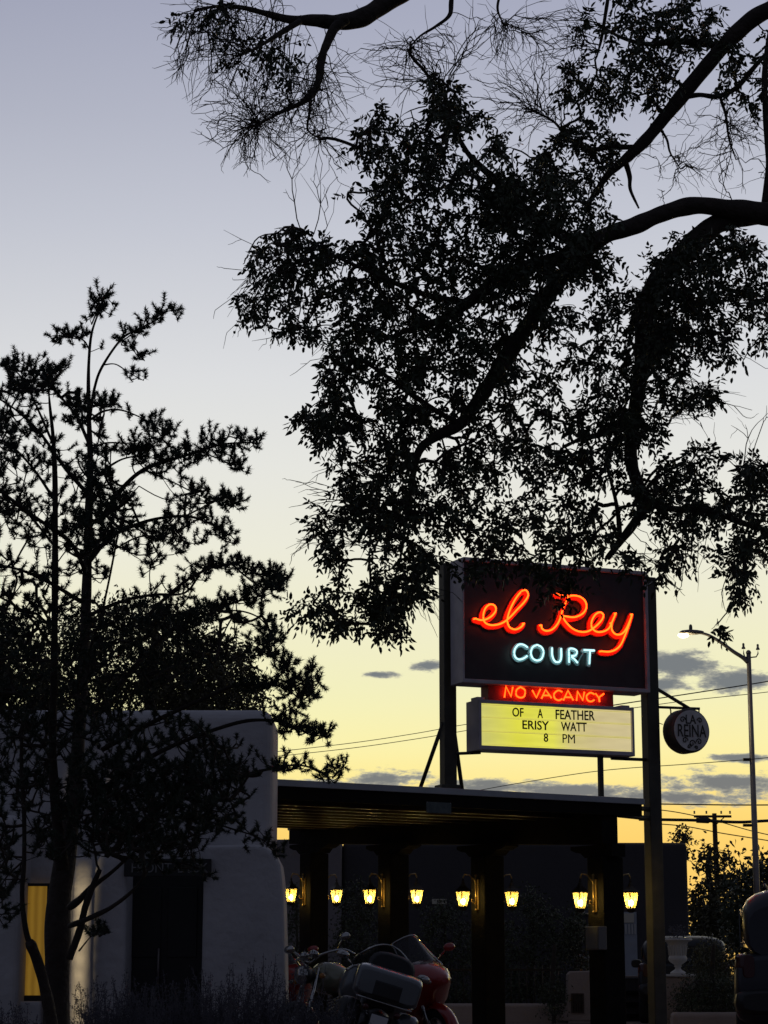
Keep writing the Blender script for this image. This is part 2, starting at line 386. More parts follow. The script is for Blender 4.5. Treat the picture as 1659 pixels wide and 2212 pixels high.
def ribbon(mb, pts2, half, y0, y1, T):   # thick painted letter stroke lying on the panel, round ended
    p = np.array(pts2); t = np.gradient(p, axis=0); t /= np.linalg.norm(t, axis=1, keepdims=True); nn = np.stack([-t[:, 1], t[:, 0]], 1)
    L, Rr = p + nn * half, p - nn * half
    cap0 = [p[0] + half * (math.cos(a) * nn[0] + math.sin(a) * -t[0]) for a in np.linspace(0, math.pi, 7)[1:-1]]
    cap1 = [p[-1] + half * (math.cos(a) * nn[-1] + math.sin(a) * t[-1]) for a in np.linspace(0, math.pi, 7)[1:-1]]
    n = len(p)
    V = [T @ Vector((x, yy, z)) for yy in (y0, y1) for x, z in list(L) + list(Rr)]
    fs = []
    for i in range(n - 1):
        fs += [(i, i + 1, n + i + 1, n + i), (2 * n + i, 3 * n + i, 3 * n + i + 1, 2 * n + i + 1), (i, 2 * n + i, 2 * n + i + 1, i + 1), (n + i, n + i + 1, 3 * n + i + 1, 3 * n + i)]
    mb.add(V, fs)
    for q, a, b in ((cap0, 0, n), (cap1, n - 1, 2 * n - 1)):
        poly = [L[a]] + q + [Rr[a]]
        m = len(poly)
        mb.add([T @ Vector((x, yy, z)) for yy in (y0, y1) for x, z in poly], [tuple(range(m)), tuple(range(m, 2 * m))[::-1]] + [(i, i + 1, m + i + 1, m + i) for i in range(m - 1)])
letters_r, tubes_r = MB(), MB()
for k, st in enumerate(script):
    uv = spline(st, 8)
    tub = [onplane(TS, *Z4(q), y=-.07) for q in uv]
    tubes_r.tube([TS @ Vector((x, -.07, z)) for x, z in tub], .0125, 8)
    back = [onplane(TS, *Z4((q[0] - 15, q[1] + 15)), y=0.0) for q in uv]
    ribbon(letters_r, back, .041, -.012 - .0021 * k, .029, TS)
    for q in (tub[0], tub[-1]):          # electrode posts
        tubes_r.tube([TS @ Vector((q[0], -.07, q[1])), TS @ Vector((q[0], .02, q[1]))], .012, 6)
el = letters_r.build('script_letters', M['redpaint'], sign)
tubes_r.build('neon_tube', M['neonred'], el)
# second word: block letters with single neon strokes
court = {
    'C': [[(575, 620), (540, 598), (500, 600), (470, 640), (470, 690), (500, 718), (540, 712), (572, 690)]],
    'O': [[(655, 600), (690, 620), (706, 660), (690, 712), (655, 728), (618, 710), (602, 664), (618, 618), (655, 600)]],
    'U': [[(775, 622), (778, 690), (800, 735), (835, 738), (850, 700), (850, 628)]],
    'R': [[(915, 745), (915, 690), (915, 636), (950, 632), (978, 652), (968, 684), (935, 694), (962, 720), (985, 748)]],
    'T': [[(1035, 642), (1078, 644), (1122, 645), (1123, 647), (1087, 648), (1085, 654), (1080, 758)]],
}
for ch, sts in court.items():
    a, b = MB(), MB()
    for k, st in enumerate(sts):
        uv = spline(st, 6) if ch != 'T' else np.array(st, float)
        t2 = [onplane(TS, *Z4(q), y=-.07) for q in uv]
        b.tube([TS @ Vector((x, -.07, z)) for x, z in t2], .0125, 8)
        bk = [onplane(TS, *Z4((q[0] - 7, q[1] + 6)), y=0.0) for q in uv]
        ribbon(a, bk, .031, -.012 - .002 * k, .029, TS)
    q = a.build('block_letter', M['bluepaint'], sign); b.build('neon_tube', M['neonblue'], q)
for q0, q1 in (((572, 690), (602, 664)), ((985, 748), (1035, 655))):
    x0, z0 = onplane(TS, *Z4(q0), y=-.06); x1, z1 = onplane(TS, *Z4(q1), y=-.06)
    MB().tube([TS @ Vector((x0, -.06, z0)), TS @ Vector((x1, -.06, z1))], .01, 6).build('tube_joint', M['bluepaint'], sign)
# vacancy box
xa, xb = onplane(TS, 1056, 1500, .08)[0], onplane(TS, 1326, 1500, .08)[0]
zv0, zv1 = onplane(TS, 1056, 1523, .08)[1] - .03, zb - .062
mb = MB(); mb.box(xa, xb, .10, .34, zv0, zv1, TS); vb = mb.build('vacancy_box', M['redbox'], sign)
Z5 = lambda p: (987.5 + .248 * p[0], 1453.8 + .248 * p[1])
vac = [[(412, 212), (425, 118), (470, 205), (485, 122)], [(552, 122), (590, 150), (585, 200), (552, 215), (516, 195), (518, 148), (552, 122)],
       [(655, 150), (690, 215), (725, 140)], [(735, 222), (770, 145), (822, 218)], [(745, 195), (808, 195)],
       [(915, 165), (880, 152), (845, 180), (850, 220), (885, 238), (915, 225)], [(925, 238), (965, 152), (1012, 238)], [(940, 210), (1000, 212)],
       [(1040, 240), (1048, 160), (1095, 238), (1108, 165)], [(1195, 185), (1160, 172), (1128, 198), (1135, 235), (1165, 248), (1195, 235)], [(1205, 178), (1232, 215), (1278, 180)], [(1235, 215), (1240, 252)]]
mb = MB()
for kk, st in enumerate(vac):
    if kk == 2: mb.build('neon_tube', M['neonvac'], vb); mb = MB()
    uv = spline(st, 5) if len(st) > 4 else np.array(st, float)
    mb.tube([TS @ Vector((x, .055, z)) for x, z in (onplane(TS, *Z5(q), y=.055) for q in uv)], .0115, 7)
mb.build('neon_tube', M['neonvac'], vb)
# reader board
xm0, xm1 = onplane(TS, 1040, 1565)[0], onplane(TS, 1366, 1578)[0]
zm0, zm1 = onplane(TS, 1040, 1614)[1], onplane(TS, 1040, 1514)[1]
mb = MB(); mb.box(xm0, xm1, .04, .10, zm0 + .03, zm1 - .03, TS); board = mb.build('reader_board', M['marquee'], sign)
mb = MB(); mb.box(xm0, xm1, .104, .42, zm0 - .02, zm1 + .02, TS)
mb.box(xm0 - .03, xm1 + .03, 0, .425, zm0 - .03, zm0 + .028, TS); mb.box(xm0 - .03, xm1 + .03, 0, .425, zm1 - .028, zm1 + .02, TS)
mb.box(xm0 - .035, xm0 + .003, -.004, .43, zm0 - .034, zm1 + .024, TS); mb.box(xm1 - .003, xm1 + .035, -.004, .43, zm0 - .034, zm1 + .024, TS)
mb.box(xm0 - .02, xm0 + .1, .1, .3, zm1 + .021, zm1 + .07, TS); mb.box(xm1 - .12, xm1 + .02, .1, .3, zm1 + .021, zm1 + .06, TS)
mb.build('board_case', M['signframe'], sign, bevel=.006)
mb = MB()
for q in range(1, 4):
    z = zm0 + .03 + (zm1 - zm0 - .06) * (q / 3.0 if q < 3 else .97) - .0; mb.box(xm0 + .004, xm1 - .004, .032, .0395, z - .004, z + .004, TS)
for q in (.03, .34, .36, .67, .69): z = zm0 + .03 + (zm1 - zm0 - .06) * q; mb.box(xm0 + .004, xm1 - .004, .034, .0395, z - .0025, z + .0025, TS)
mb.build('letter_rail', emis('clear_rail', (.50, .45, .10), .85, (.4, .38, .2)), board)
for word, x0, x1, t0, b0, t1, b1 in (('OF', 480, 578, 300, 380, 304, 384), ('A', 700, 746, 310, 392, 312, 394), ('FEATHER', 857, 1198, 318, 402, 330, 414),
                                     ('ERISY', 568, 800, 410, 488, 420, 500), ('WATT', 904, 1128, 426, 504, 433, 512), ('8', 754, 792, 524, 600, 526, 602), ('PM', 918, 1025, 532, 608, 537, 614)):
    V, Fs = text_mesh(word, 0.0 if 'M' in word else .014)
    cs = [onplane(TS, *Z5(q), y=.03) for q in ((x0, b0), (x1, b1), (x0, t0), (x1, t1))]
    out = []
    for (a, b, c) in V:
        x = (cs[0][0] + cs[2][0]) / 2 * (1 - a) + (cs[1][0] + cs[3][0]) / 2 * a
        zl = cs[0][1] * (1 - a) + cs[1][1] * a; zh = cs[2][1] * (1 - a) + cs[3][1] * a
        out.append(TS @ Vector((x, .031 - .006 * c, zl + (zh - zl) * b)))
    MB().add(out, Fs).build('black_letters', M['blackletter'], sign)
# posts, bars and braces
pl, pr = P(968, 1600, 31.15), P(1401, 1400, 32.05)
mb = MB(); T = frame(Vector((pl.x, pl.y, 0)), SA); mb.box(-.095, .095, -.095, .095, 3.30, zt + .06, T); mb.build('post', M['steel'], sign, bevel=.012)
mb = MB(); T = frame(Vector((pr.x, pr.y, 0)), SA); mb.box(-.10, .10, -.10, .10, 0, zt + .02, T); mb.build('post', M['steel'], sign, bevel=.012)
mb = MB(); T = frame(Vector((pl.x, pl.y, 0)), SA); mb.box(-.16, .14, -.13, .13, 3.28, Zat(1696, pl.y), T); mb.build('base_plate', M['steel'], sign, bevel=.01)
q = TS @ Vector((onplane(TS, 1297, 1650, .2)[0], .2, 0)); T = frame(Vector((q.x, q.y, 0)), SA)
mb = MB(); mb.box(-.032, .032, -.032, .032, 3.25, zm0 - .032, T); mb.build('stub_post', M['steel'], sign)
for a, b in ((P(957, 1562, 31.1), P(903, 1716, 31.9)), (P(980, 1572, 31.2), P(1000, 1718, 32.2))):
    mb = MB(); mb.tube([a, b], .030, 8); mb.build('brace', M['steel'], sign)
mb = MB(); zz = zm0 - .05
mb.tube([Vector((pl.x, pl.y, zz)), TS @ Vector((xm0 + .1, .25, zz))], .022, 8); mb.build('cross_bar', M['steel'], sign)
mb = MB(); mb.tube([TS @ Vector((xm1 - .22, .25, zz)), Vector((pr.x, pr.y, zz))], .024, 8); mb.build('cross_bar', M['steel'], sign)

# ================================================================ round hanging sign on its bracket
RD = 32.0
def RP(u, v, dd=0.0): return P(u, v, RD + dd)
hang = thing('hanging_sign', 'round drum sign with dark lettering, hung from a bracket beside the tall post', 'hanging sign', RP(1482, 1580))
HA = R(24); c0 = P(1482, 1580, RD); TH = Matrix.Translation(c0) @ Matrix.Rotation(HA, 4, 'Z')
rad = .325; dep = .30
mb = MB(); prof = [(rad - .05, -dep / 2 + .0), (rad - .012, -dep / 2 + .012), (rad, -dep / 2 + .045), (rad, dep / 2 - .045), (rad - .012, dep / 2 - .012), (rad - .05, dep / 2)]
mb.lathe(prof, 40, TH @ Matrix.Rotation(R(-90), 4, 'X'))
drum = mb.build('sign_drum', mat('drum_rim_paint', (.05, .048, .045), .6, noise=.3, nscale=8), hang)
fy = -dep / 2 - .004
mb = MB(); mb.lathe([(rad - .03, -dep / 2 + .001), (rad - .03, -dep / 2 - .003)], 40, TH @ Matrix.Rotation(R(-90), 4, 'X') @ Matrix.Scale(1, 4)); 
mb.v = [tuple(q) for q in mb.v]
mb = MB(); n = 40
mb.add([TH @ Vector((0, fy, 0))] + [TH @ Vector(((rad - .03) * math.cos(2 * math.pi * i / n), fy, (rad - .03) * math.sin(2 * math.pi * i / n))) for i in range(n)] +
       [TH @ Vector(((rad - .03) * math.cos(2 * math.pi * i / n), -dep / 2 + .002, (rad - .03) * math.sin(2 * math.pi * i / n))) for i in range(n)],
       [(0, 1 + i, 1 + (i + 1) % n) for i in range(n)] + [(1 + i, 1 + n + i, 1 + n + (i + 1) % n, 1 + (i + 1) % n) for i in range(n)])
face = mb.build('sign_face', mat('sign_face_paint', (.78, .75, .72), .6, noise=.25, nscale=7), hang)
for word, x0, x1, z0, z1 in (('LA', -.095, .075, .095, .225), ('REINA', -.235, .245, -.095, .085)):
    V, Fs = text_mesh(word)
    MB().add([TH @ Vector((x0 + (x1 - x0) * a, fy - .003 - .006 * c, z0 + (z1 - z0) * b)) for a, b, c in V], Fs).build('sign_letters', M['blackletter'], face)
for (cx_, cz_, s, fl) in ((-.15, .15, .05, 1), (.14, .15, .045, -1), (-.12, -.15, .05, 1), (.0, -.19, .055, 1), (.12, -.16, .05, -1), (-.05, -.24, .035, 1), (.07, -.25, .03, -1)):
    pts = [TH @ Vector((cx_ + fl * s * (1 - t / 9) * math.cos(t), fy - .006, cz_ + s * (1 - t / 9) * math.sin(t))) for t in np.linspace(0, 7.2, 20)]
    MB().tube(pts, .0075, 5).build('scroll_ornament', M['blackletter'], face)
mb = MB(); pp = P(1408, 1527, 32.05); mb.tube([pp, RP(1512, 1531, .0)], .020, 8); mb.build('bracket_bar', M['steel'], hang)
mb = MB(); mb.tube([P(1406, 1480, 32.05), RP(1493, 1533)], .026, 8); mb.build('bracket_brace', M['steel'], hang)
for u in (1447, 1508):
    mb = MB(); mb.tube([RP(u, 1529), RP(u + 2, 1535), RP(u + 2, 1552)], .011, 6); mb.build('hanger', M['steel'], hang)
mb = MB(); mb.tube([P(1413, 1562, 32.05), RP(1421, 1561), RP(1432, 1565)], .006, 5); mb.build('tie_wire', M['steel'], hang)

# ================================================================ carport
CA = R(32)
TC = frame(Vector((Xat(590, 28), 28, 0)), CA)
WC = onplane(TC, 1390, 1735)[0]
carport = thing('carport', 'flat roofed dark timber carport between the white adobe office and the sign post', 'carport', TC @ Vector((0, 0, 0)))
ZT = 3.39
mb = MB(); mb.box(-1.4, WC, -.03, .06, ZT - .085, ZT, TC); mb.build('flashing', M['flash'], carport, bevel=.006)
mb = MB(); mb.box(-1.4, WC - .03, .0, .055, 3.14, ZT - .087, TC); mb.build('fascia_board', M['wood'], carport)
def ceil_z(y): return 3.235 + .03 * y
def backy(x): return BK0 + (BK1 - BK0) * (x + 1.4) / (WC + 1.4)
BK0, BK1 = 5.2, 8.7
mb = MB()
v0 = [(-1.4, .058), (WC - .05, .058), (WC - .05, BK1), (-1.4, BK0)]
mb.add([TC @ Vector((x, y, ceil_z(y) + dz)) for dz in (0, .10) for x, y in v0], [(0, 1, 2, 3), (4, 7, 6, 5), (0, 4, 5, 1), (1, 5, 6, 2), (2, 6, 7, 3), (3, 7, 4, 0)])
mb.build('roof', M['ceil'], carport)
for y in np.arange(.75, 8.2, .82):
    x0 = -1.38 if y < BK0 else (y - BK0) / (BK1 - BK0) * (WC + 1.4) - 1.4 + .05
    mb = MB(); z = ceil_z(y); mb.box(x0, WC - .08, y - .05, y + .05, z - .13, z - .003, TC); mb.build('joist', M['ceil'], carport, bevel=.006)
DA, DD = 37.5, 31.0
cpos = []
for i, u in enumerate((677, 850, 1055, 1312)):
    d = DA + (DD - DA) * i / 3; cpos.append(Vector((Xat(u, d), d, 0)))
rowdir = (cpos[3] - cpos[0]); RA = math.atan2(rowdir.y, rowdir.x)
HW = .18
beamz = [3.13, 2.995, 2.86, 2.73]
mb = MB()                                  # main beam resting on the bolsters, following the fall of the drive
Tb = frame(cpos[0], RA); L = rowdir.length
topz = lambda p: ceil_z((TC.inverted() @ p).y) - .135
mb.add([Tb @ Vector((x, y, z)) for x, z0, z1 in ((-.6, beamz[0] + .02, 3.455), (L + .12, beamz[3], 3.215)) for y in (-.14, .14) for z in (z0, z1)],
       [(0, 1, 3, 2), (4, 6, 7, 5), (0, 4, 5, 1), (2, 3, 7, 6), (1, 5, 7, 3), (0, 2, 6, 4)])
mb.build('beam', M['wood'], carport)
# short posts carry the roof off the beam line
for i, c in enumerate(cpos):
    T = frame(c, RA); mb = MB(); zc = beamz[i] - .17
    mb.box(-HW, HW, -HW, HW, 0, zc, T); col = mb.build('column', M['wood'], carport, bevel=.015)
    mb = MB(); rt = i < 3; mb.prism([(-.62, beamz[i]), (-.62, beamz[i] - .05), (-.5, beamz[i] - .09), (-.40, beamz[i] - .10), (-.3, zc), (.3, zc)] + ([(.40, beamz[i] - .10), (.5, beamz[i] - .09), (.62, beamz[i] - .05), (.62, beamz[i])] if rt else [(.3, beamz[i])]), T @ Matrix.Translation((0, -.12, 0)), .24)
    mb.build('bolster', M['wood'], col)
pe = TC @ Vector((WC - .05, .2, 0))
for z in (3.30, 3.17):                      # straps that tie the roof edge to the sign post
    mb = MB(); mb.tube([Vector((pe.x - .2, pe.y, z)), Vector((pr.x, pr.y, z))], .035, 8); mb.build('tie_rod', M['steel'], carport)
# little weathered plate on the fascia
q0 = onplane(TC, 921, 1745, -.01)[0]; q1 = onplane(TC, 975, 1745, -.01)[0]
z0 = onplane(TC, 948, 1757, -.01)[1]; z1 = onplane(TC, 948, 1733, -.01)[1]
fp = thing('fascia_plate', 'small weathered green plate fixed to the dark fascia board of the carport', 'sign plate', TC @ Vector((q0, -.01, z0)))
mb = MB(); mb.box(q0, q1, -.012, -.002, z0, z1, TC); mb.build('plate', M['verdigris'], fp, bevel=.003)
for (sx, sz) in ((.04, .04), (.96, .04), (.04, .96), (.96, .96)):
    MB().box(q0 + (q1 - q0) * sx - .006, q0 + (q1 - q0) * sx + .006, -.016, -.0125, z0 + (z1 - z0) * sz - .006, z0 + (z1 - z0) * sz + .006, TC).build('screw', M['galv'], fp)

# ================================================================ lanterns
def make_lantern():
    t = thing('wall_lantern', 'x', 'lantern', (0, 0, 0), 'lit lanterns on the carport columns')
    mb = MB(); h0, h1, w0, w1 = -.11, .12, .047, .080     # tapered glass body, wider at the top
    def ring(w, z): return [Vector((s * w, q * w, z)) for s, q in ((-1, -1), (1, -1), (1, 1), (-1, 1))]
    a, b = ring(w0, h0), ring(w1, h1)
    mb.add(a + b, [(i, (i + 1) % 4, 4 + (i + 1) % 4, 4 + i) for i in range(4)]); mb.build('glass', M['lglass'], t)
    mb = MB()
    for i in range(4):
        mb.tube([a[i], b[i]], .008, 5); mb.tube([a[i], a[(i + 1) % 4]], .009, 5); mb.tube([b[i], b[(i + 1) % 4]], .010, 5)
        mb.tube([(a[i] + a[(i + 1) % 4]) / 2, (b[i] + b[(i + 1) % 4]) / 2], .004, 4)
    mb.lathe([(.02, h0 - .055), (.045, h0 - .045), (.058, h0 - .02), (.066, h0 - .006)], 4, Matrix.Rotation(R(45), 4, 'Z'), smooth=False)
    mb.build('cage', M['iron'], t)
    mb = MB(); mb.lathe([(.120, h1 + .004), (.116, h1 + .014), (.075, h1 + .045), (.04, h1 + .08), (.025, h1 + .12), (.012, h1 + .135), (.02, h1 + .15), (.002, h1 + .19)], 4, Matrix.Rotation(R(45), 4, 'Z'), smooth=False)
    mb.build('cap', M['iron'], t)
    mb = MB(); mb.ball((0, 0, -.03), .036, 8, (1, 1, 1.35)); mb.build('bulb', M['bulb'], t)
    mb = MB()                                # back plate, upright rods with finials and the curled arm, column face at x = -.27
    mb.box(-.268, -.25, -.045, .045, -.15, .30); mb.tube([(-.235, 0, -.13), (-.235, 0, .34)], .012, 8); mb.ball((-.235, 0, -.145), .022, 6); mb.ball((-.235, 0, .355), .02, 6)
    mb.tube([(-.25, 0, .16), (-.22, 0, .27), (-.12, 0, .36), (-.03, 0, .37), (0, 0, h1 + .19)], .010, 8)
    mb.tube([(-.25, 0, -.02), (-.2, 0, -.05), (-.15, 0, -.03), (-.16, 0, .01), (-.19, 0, 0)], .009, 6)
    mb.build('bracket', mat('aged_brass', (.42, .28, .10), .42, .8, noise=.3, nscale=12), t)
    li = bpy.data.lights.new('lamp_light', 'POINT'); li.energy = 5.5; li.color = (1, .74, .30); li.shadow_soft_size = .03
    lo = bpy.data.objects.new('lamp_light', li); COL.objects.link(lo); lo.parent = t; lo.location = (0, 0, .03)
    return t
def copy_tree(o, parent=None):
    c = o.copy(); COL.objects.link(c)
    if parent is not None: c.parent = parent
    for ch in list(o.children): copy_tree(ch, c)
    return c
lant = make_lantern()
names = [('beside the white adobe corner, on the rearmost column', 'on the right of the rearmost column, above the olive bike'),
         ('on the left face of the second column from the adobe wall', 'on the right of the second column from the adobe wall'),
         ('on the left of the third column, near the pale wall plaque', 'on the right of the third column, alone before the dark hedge'),
         ('on the nearest column, above the grey switch box', 'between the nearest column and the tall sign post')]
first = True
for i, c in enumerate(cpos):
    dirv = Vector((-math.sin(RA) * -1, math.cos(RA) * -1, 0)).normalized()      # column face turned left towards the viewer
    if dirv.x > 0: dirv = -dirv
    us = ((625, 1935), (714, 1937), (795, 1938), (895, 1938), (998, 1943), (1099, 1943), (1251, 1946), (1360, 1946))
    for s in (0, 1):
        sg = 1 if s == 0 else -1
        pos = c + dirv * (.18 + .27) * sg
        u, v = us[2 * i + s]
        z = P(u, v, pos.y).z
        o = lant if first else copy_tree(lant); first = False
        for ch in o.children:
            if ch.type == 'LIGHT': ch.data = ch.data.copy(); ch.data.energy = 5.5 * (.72, 1.0, .88, 1.15, 1.05, .8, 1.3, 1.1)[2 * i + s]
        o.location = (pos.x, pos.y, z); o.rotation_euler = (0, 0, math.atan2(dirv.y * sg, dirv.x * sg))
        o['label'] = 'glowing amber glass lantern ' + names[i][s]
# switch box on the nearest column
T = frame(cpos[3], RA); b0 = P(1295, 2027, cpos[3].y - .2)
sb = thing('switch_box', 'plain grey metal switch box fixed to the nearest carport column', 'switch box', b0)
mb = MB(); Tq = Matrix.Translation((b0.x, b0.y, 0)) @ Matrix.Rotation(RA, 4, 'Z')
za, zc2 = P(1295, 2052, b0.y).z, P(1295, 2001, b0.y).z
mb.box(-.16, .13, -.12, .03, za, zc2, Tq); mb.build('enclosure', M['greybox'], sb, bevel=.012)
mb = MB(); mb.box(-.145, .115, -.128, -.1205, za + .015, zc2 - .015, Tq); mb.build('cover', M['greybox'], sb, bevel=.003)
# ================================================================ adobe office on the left
office = thing('adobe_office', 'white adobe office building with rounded corners and a dark doorway, behind the pine tree', 'building', P(400, 2106, 26))
def wbox(mb, u0, u1, z0, z1, y0, y1):
    mb.box(Xat(u0, y0), Xat(u1, y0), y0, y1, z0, z1); return mb
mb = MB(); zt_ = Zat(1531, 26); mb.box(-9.0, Xat(584, 26), 26.0, 27.45, -.3, zt_); mb.build('wall', M['stucco'], office, bevel=.16, seg=5)
mb = MB(); mb.box(-9.0, -3.4, 27.2, 33.0, -.3, zt_ - .25); mb.build('rear_wing', M['stucco'], office, bevel=.1, seg=3)
y0 = 25.15
prof = [(434, 2330), (436, 1826), (545, 1824), (572, 1829), (590, 1842), (603, 1866), (608, 1900), (612, 1960), (615, 2050), (617, 2130), (621, 2330)]
T = Matrix.Translation((0, y0, 0))
mb = MB(); mb.prism([(Xat(u, y0), Zat(v, y0)) for u, v in prof], T, .86); mb.build('buttress', M['stucco'], office, bevel=.05, seg=3)
mb = MB(); mb.prism([(Xat(u, y0), Zat(v, y0)) for u, v in ((196, 2330), (198, 1880), (205, 1850), (225, 1836), (268, 1830), (271, 2330))], T, .86); mb.build('buttress', M['stucco'], office, bevel=.05, seg=3)
mb = MB(); yd = 25.80; wbox(mb, 268, 437, 0.0, Zat(1893, yd), yd, yd + .07)
for k in (0, 1):
    for zz in (.2, 1.15):
        ua, ub = (282, 346) if k == 0 else (360, 424)
        mb.box(Xat(ua, yd), Xat(ub, yd), yd - .02, yd - .001, zz, zz + .8)
dr = mb.build('door', M['door'], office, bevel=.006)
mb = MB(); mb.tube([(Xat(352, yd) - .05, yd - .06, .85), (Xat(352, yd) - .05, yd - .06, 1.25)], .014, 8); mb.build('handle', M['galv'], dr)
mb = MB(); wbox(mb, 262, 452, Zat(1893, 25.06) , Zat(1855, 25.06), 25.06, 25.148); sbd = mb.build('sign_board', M['door'], office, bevel=.006)
zz0, zz1 = Zat(1885, 25.05), Zat(1864, 25.05)
for wd, ua, ub in (('FRONT', 279, 366), ('DESK', 380, 446)):
    V, Fs = text_mesh(wd); xx0, xx1 = Xat(ua, 25.05), Xat(ub, 25.05)
    MB().add([(xx0 + (xx1 - xx0) * a, 25.056 - .008 * c, zz0 + (zz1 - zz0) * b) for a, b, c in V], Fs).build('sign_letters', M['letterwhite'], sbd)
mb = MB(); wbox(mb, -160, 39, -.3, Zat(1760, 25.3), 25.3, 26.1); mb.build('buttress', M['stucco'], office, bevel=.1, seg=4)
mb = MB(); wbox(mb, 40.5, 91, -.3, Zat(2163, 25.5), 25.5, 26.1); mb.build('window_sill', M['stucco'], office, bevel=.04, seg=3)
yw = 25.82
mb = MB(); wbox(mb, 44, 96, Zat(2150, yw), Zat(1914, yw), yw, yw + .02); win = mb.build('window', M['window'], office)
mb = MB(); ya = yw - .05
wbox(mb, 38.5, 44, Zat(2163, ya), Zat(1908, ya), ya, yw + .06); wbox(mb, 96, 101, Zat(2163, ya), Zat(1908, ya), ya, yw + .06)
wbox(mb, 44.2, 95.8, Zat(2163, ya), Zat(2151, ya), ya + .002, yw + .06); wbox(mb, 44.2, 95.8, Zat(1914, ya), Zat(1908, ya), ya + .002, yw + .06)
mb.build('frame', M['door'], win)
T = Matrix.Translation((Xat(174, 24.95), 24.95, 0)); zp = Zat(1846, 24.95)
mb = MB(); mb.lathe([(.125, -.3), (.118, .6), (.108, 1.4), (.104, zp - .08), (.09, zp - .03), (.05, zp)], 24, T); mb.build('pillar', M['stucco'], office)
# added spots without a fixture, unseen below the frame, washing the round pillar
for zt_aim, en in [(.5 + .18 * k, 46 + 6 * k) for k in range(9)]:
    gs = bpy.data.lights.new('added_pillar_spot', 'SPOT'); gs.energy = en; gs.color = (1, .76, .40); gs.spot_size = R(10.5); gs.spot_blend = 1.0; gs.shadow_soft_size = .05
    go = bpy.data.objects.new('added_pillar_spot', gs); COL.objects.link(go); go.location = (Xat(150, 23.3), 23.3, .42)
    go.rotation_euler = (Vector((Xat(169, 24.85), 24.85, zt_aim)) - go.location).to_track_quat('-Z', 'Y').to_euler()

# ================================================================ building across the forecourt
motel = thing('motel_wing', 'long flat roofed adobe motel wing seen through the carport columns', 'building', P(1000, 2106, 52))
zt2 = Zat(1820, 52)
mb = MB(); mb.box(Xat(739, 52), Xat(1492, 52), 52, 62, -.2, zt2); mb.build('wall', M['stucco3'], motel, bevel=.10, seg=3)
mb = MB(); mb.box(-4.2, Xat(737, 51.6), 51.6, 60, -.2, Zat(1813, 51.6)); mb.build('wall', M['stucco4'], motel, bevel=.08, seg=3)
mb = MB(); yy = 51.93
mb.box(Xat(1343, yy), Xat(1378, yy), yy, yy + .06, 0.1, Zat(1970, yy)); d2 = mb.build('door', M['palewood'], motel)
mb = MB(); mb.box(Xat(1345, yy), Xat(1372, yy), yy - .03, yy - .002, Zat(1993, yy), Zat(1973, yy)); mb.build('door_panel', M['cream'], d2)
mb = MB()
for u in (1347, 1354, 1361, 1368, 1374): mb.box(Xat(u, yy) - .02, Xat(u, yy) + .02, yy - .025, yy - .002, Zat(2018, yy), Zat(1996, yy))
mb.build('door_bars', M['white'], d2)
mb = MB(); yy = 51.92; mb.box(Xat(1266, yy), Xat(1290, yy), yy, yy + .06, Zat(1972, yy), Zat(1958, yy)); w2 = mb.build('window', M['glass'], motel)
mb = MB()
for a, b, c, d in ((1262, 1265.5, 1975, 1954), (1290.5, 1294, 1975, 1954), (1276.5, 1278.5, 1972, 1958)): mb.box(Xat(a, yy), Xat(b, yy), yy - .03, yy - .003, Zat(c, yy), Zat(d, yy))
mb.box(Xat(1265.7, yy), Xat(1290.3, yy), yy - .028, yy - .003, Zat(1975, yy), Zat(1972.2, yy)); mb.box(Xat(1265.7, yy), Xat(1290.3, yy), yy - .028, yy - .003, Zat(1957.8, yy), Zat(1954, yy)); mb.build('window_frame', M['cream'], w2)
wp = thing('wall_plaque', 'small pale wall plaque with dark marks on the far motel wall between two columns', 'plaque', P(950, 1949, 51.9))
mb = MB(); yy = 51.94; mb.box(Xat(934, yy), Xat(966, yy), yy, yy + .03, Zat(1953, yy), Zat(1942, yy)); mb.build('plaque', M['cream'], wp, bevel=.006)
mb = MB()
for k, (a, b) in enumerate(((945, 948), (950, 953), (954.5, 956), (960, 963))): mb.box(Xat(a, yy), Xat(b, yy), yy - .008, yy - .001, Zat(1951, yy), Zat(1944, yy))
mb.build('marks', M['blackletter'], wp)

# ================================================================ low walls, urn
planter = thing('planter_wall', 'low pinkish adobe planter wall running behind the motorcycles', 'low wall', P(1080, 2206, 45))
mb = MB(); mb.box(Xat(820, 45), Xat(1226, 45), 45, 45.45, -.05, Zat(2168, 45)); mb.build('wall', M['stucco2'], planter, bevel=.07, seg=4)
pil = thing('adobe_pier', 'squat tan adobe pier with a small barred vent, beside the nearest column', 'pier', P(1250, 2206, 44.8))
mb = MB(); mb.prism([(Xat(u, 44.8), Zat(v, 44.8)) for u, v in ((1207, 2206), (1214, 2190), (1224, 2172), (1227, 2105), (1233, 2098), (1290, 2097), (1294, 2206))], Matrix.Translation((0, 44.8, 0)), .5); p1 = mb.build('pier', M['stucco2'], pil, bevel=.03, seg=3)
mb = MB(); ya = 44.79
x0_, x1_, za_, zb_ = Xat(1236, ya), Xat(1257, ya), Zat(2185, ya), Zat(2149, ya)
mb.box(x0_, x1_, ya, ya + .008, za_, zb_); mb.box(x0_ - .03, x0_, ya - .02, ya + .008, za_ - .03, zb_ + .03); mb.box(x1_, x1_ + .03, ya - .02, ya + .008, za_ - .03, zb_ + .03)
mb.box(x0_ + .001, x1_ - .001, ya - .02, ya + .007, za_ - .03, za_ - .001); mb.box(x0_ + .001, x1_ - .001, ya - .02, ya + .007, zb_ + .001, zb_ + .03)
vent = mb.build('vent', mat('rusty_vent', (.07, .045, .03), .8, noise=.4, nscale=20), pil)
mb = MB()
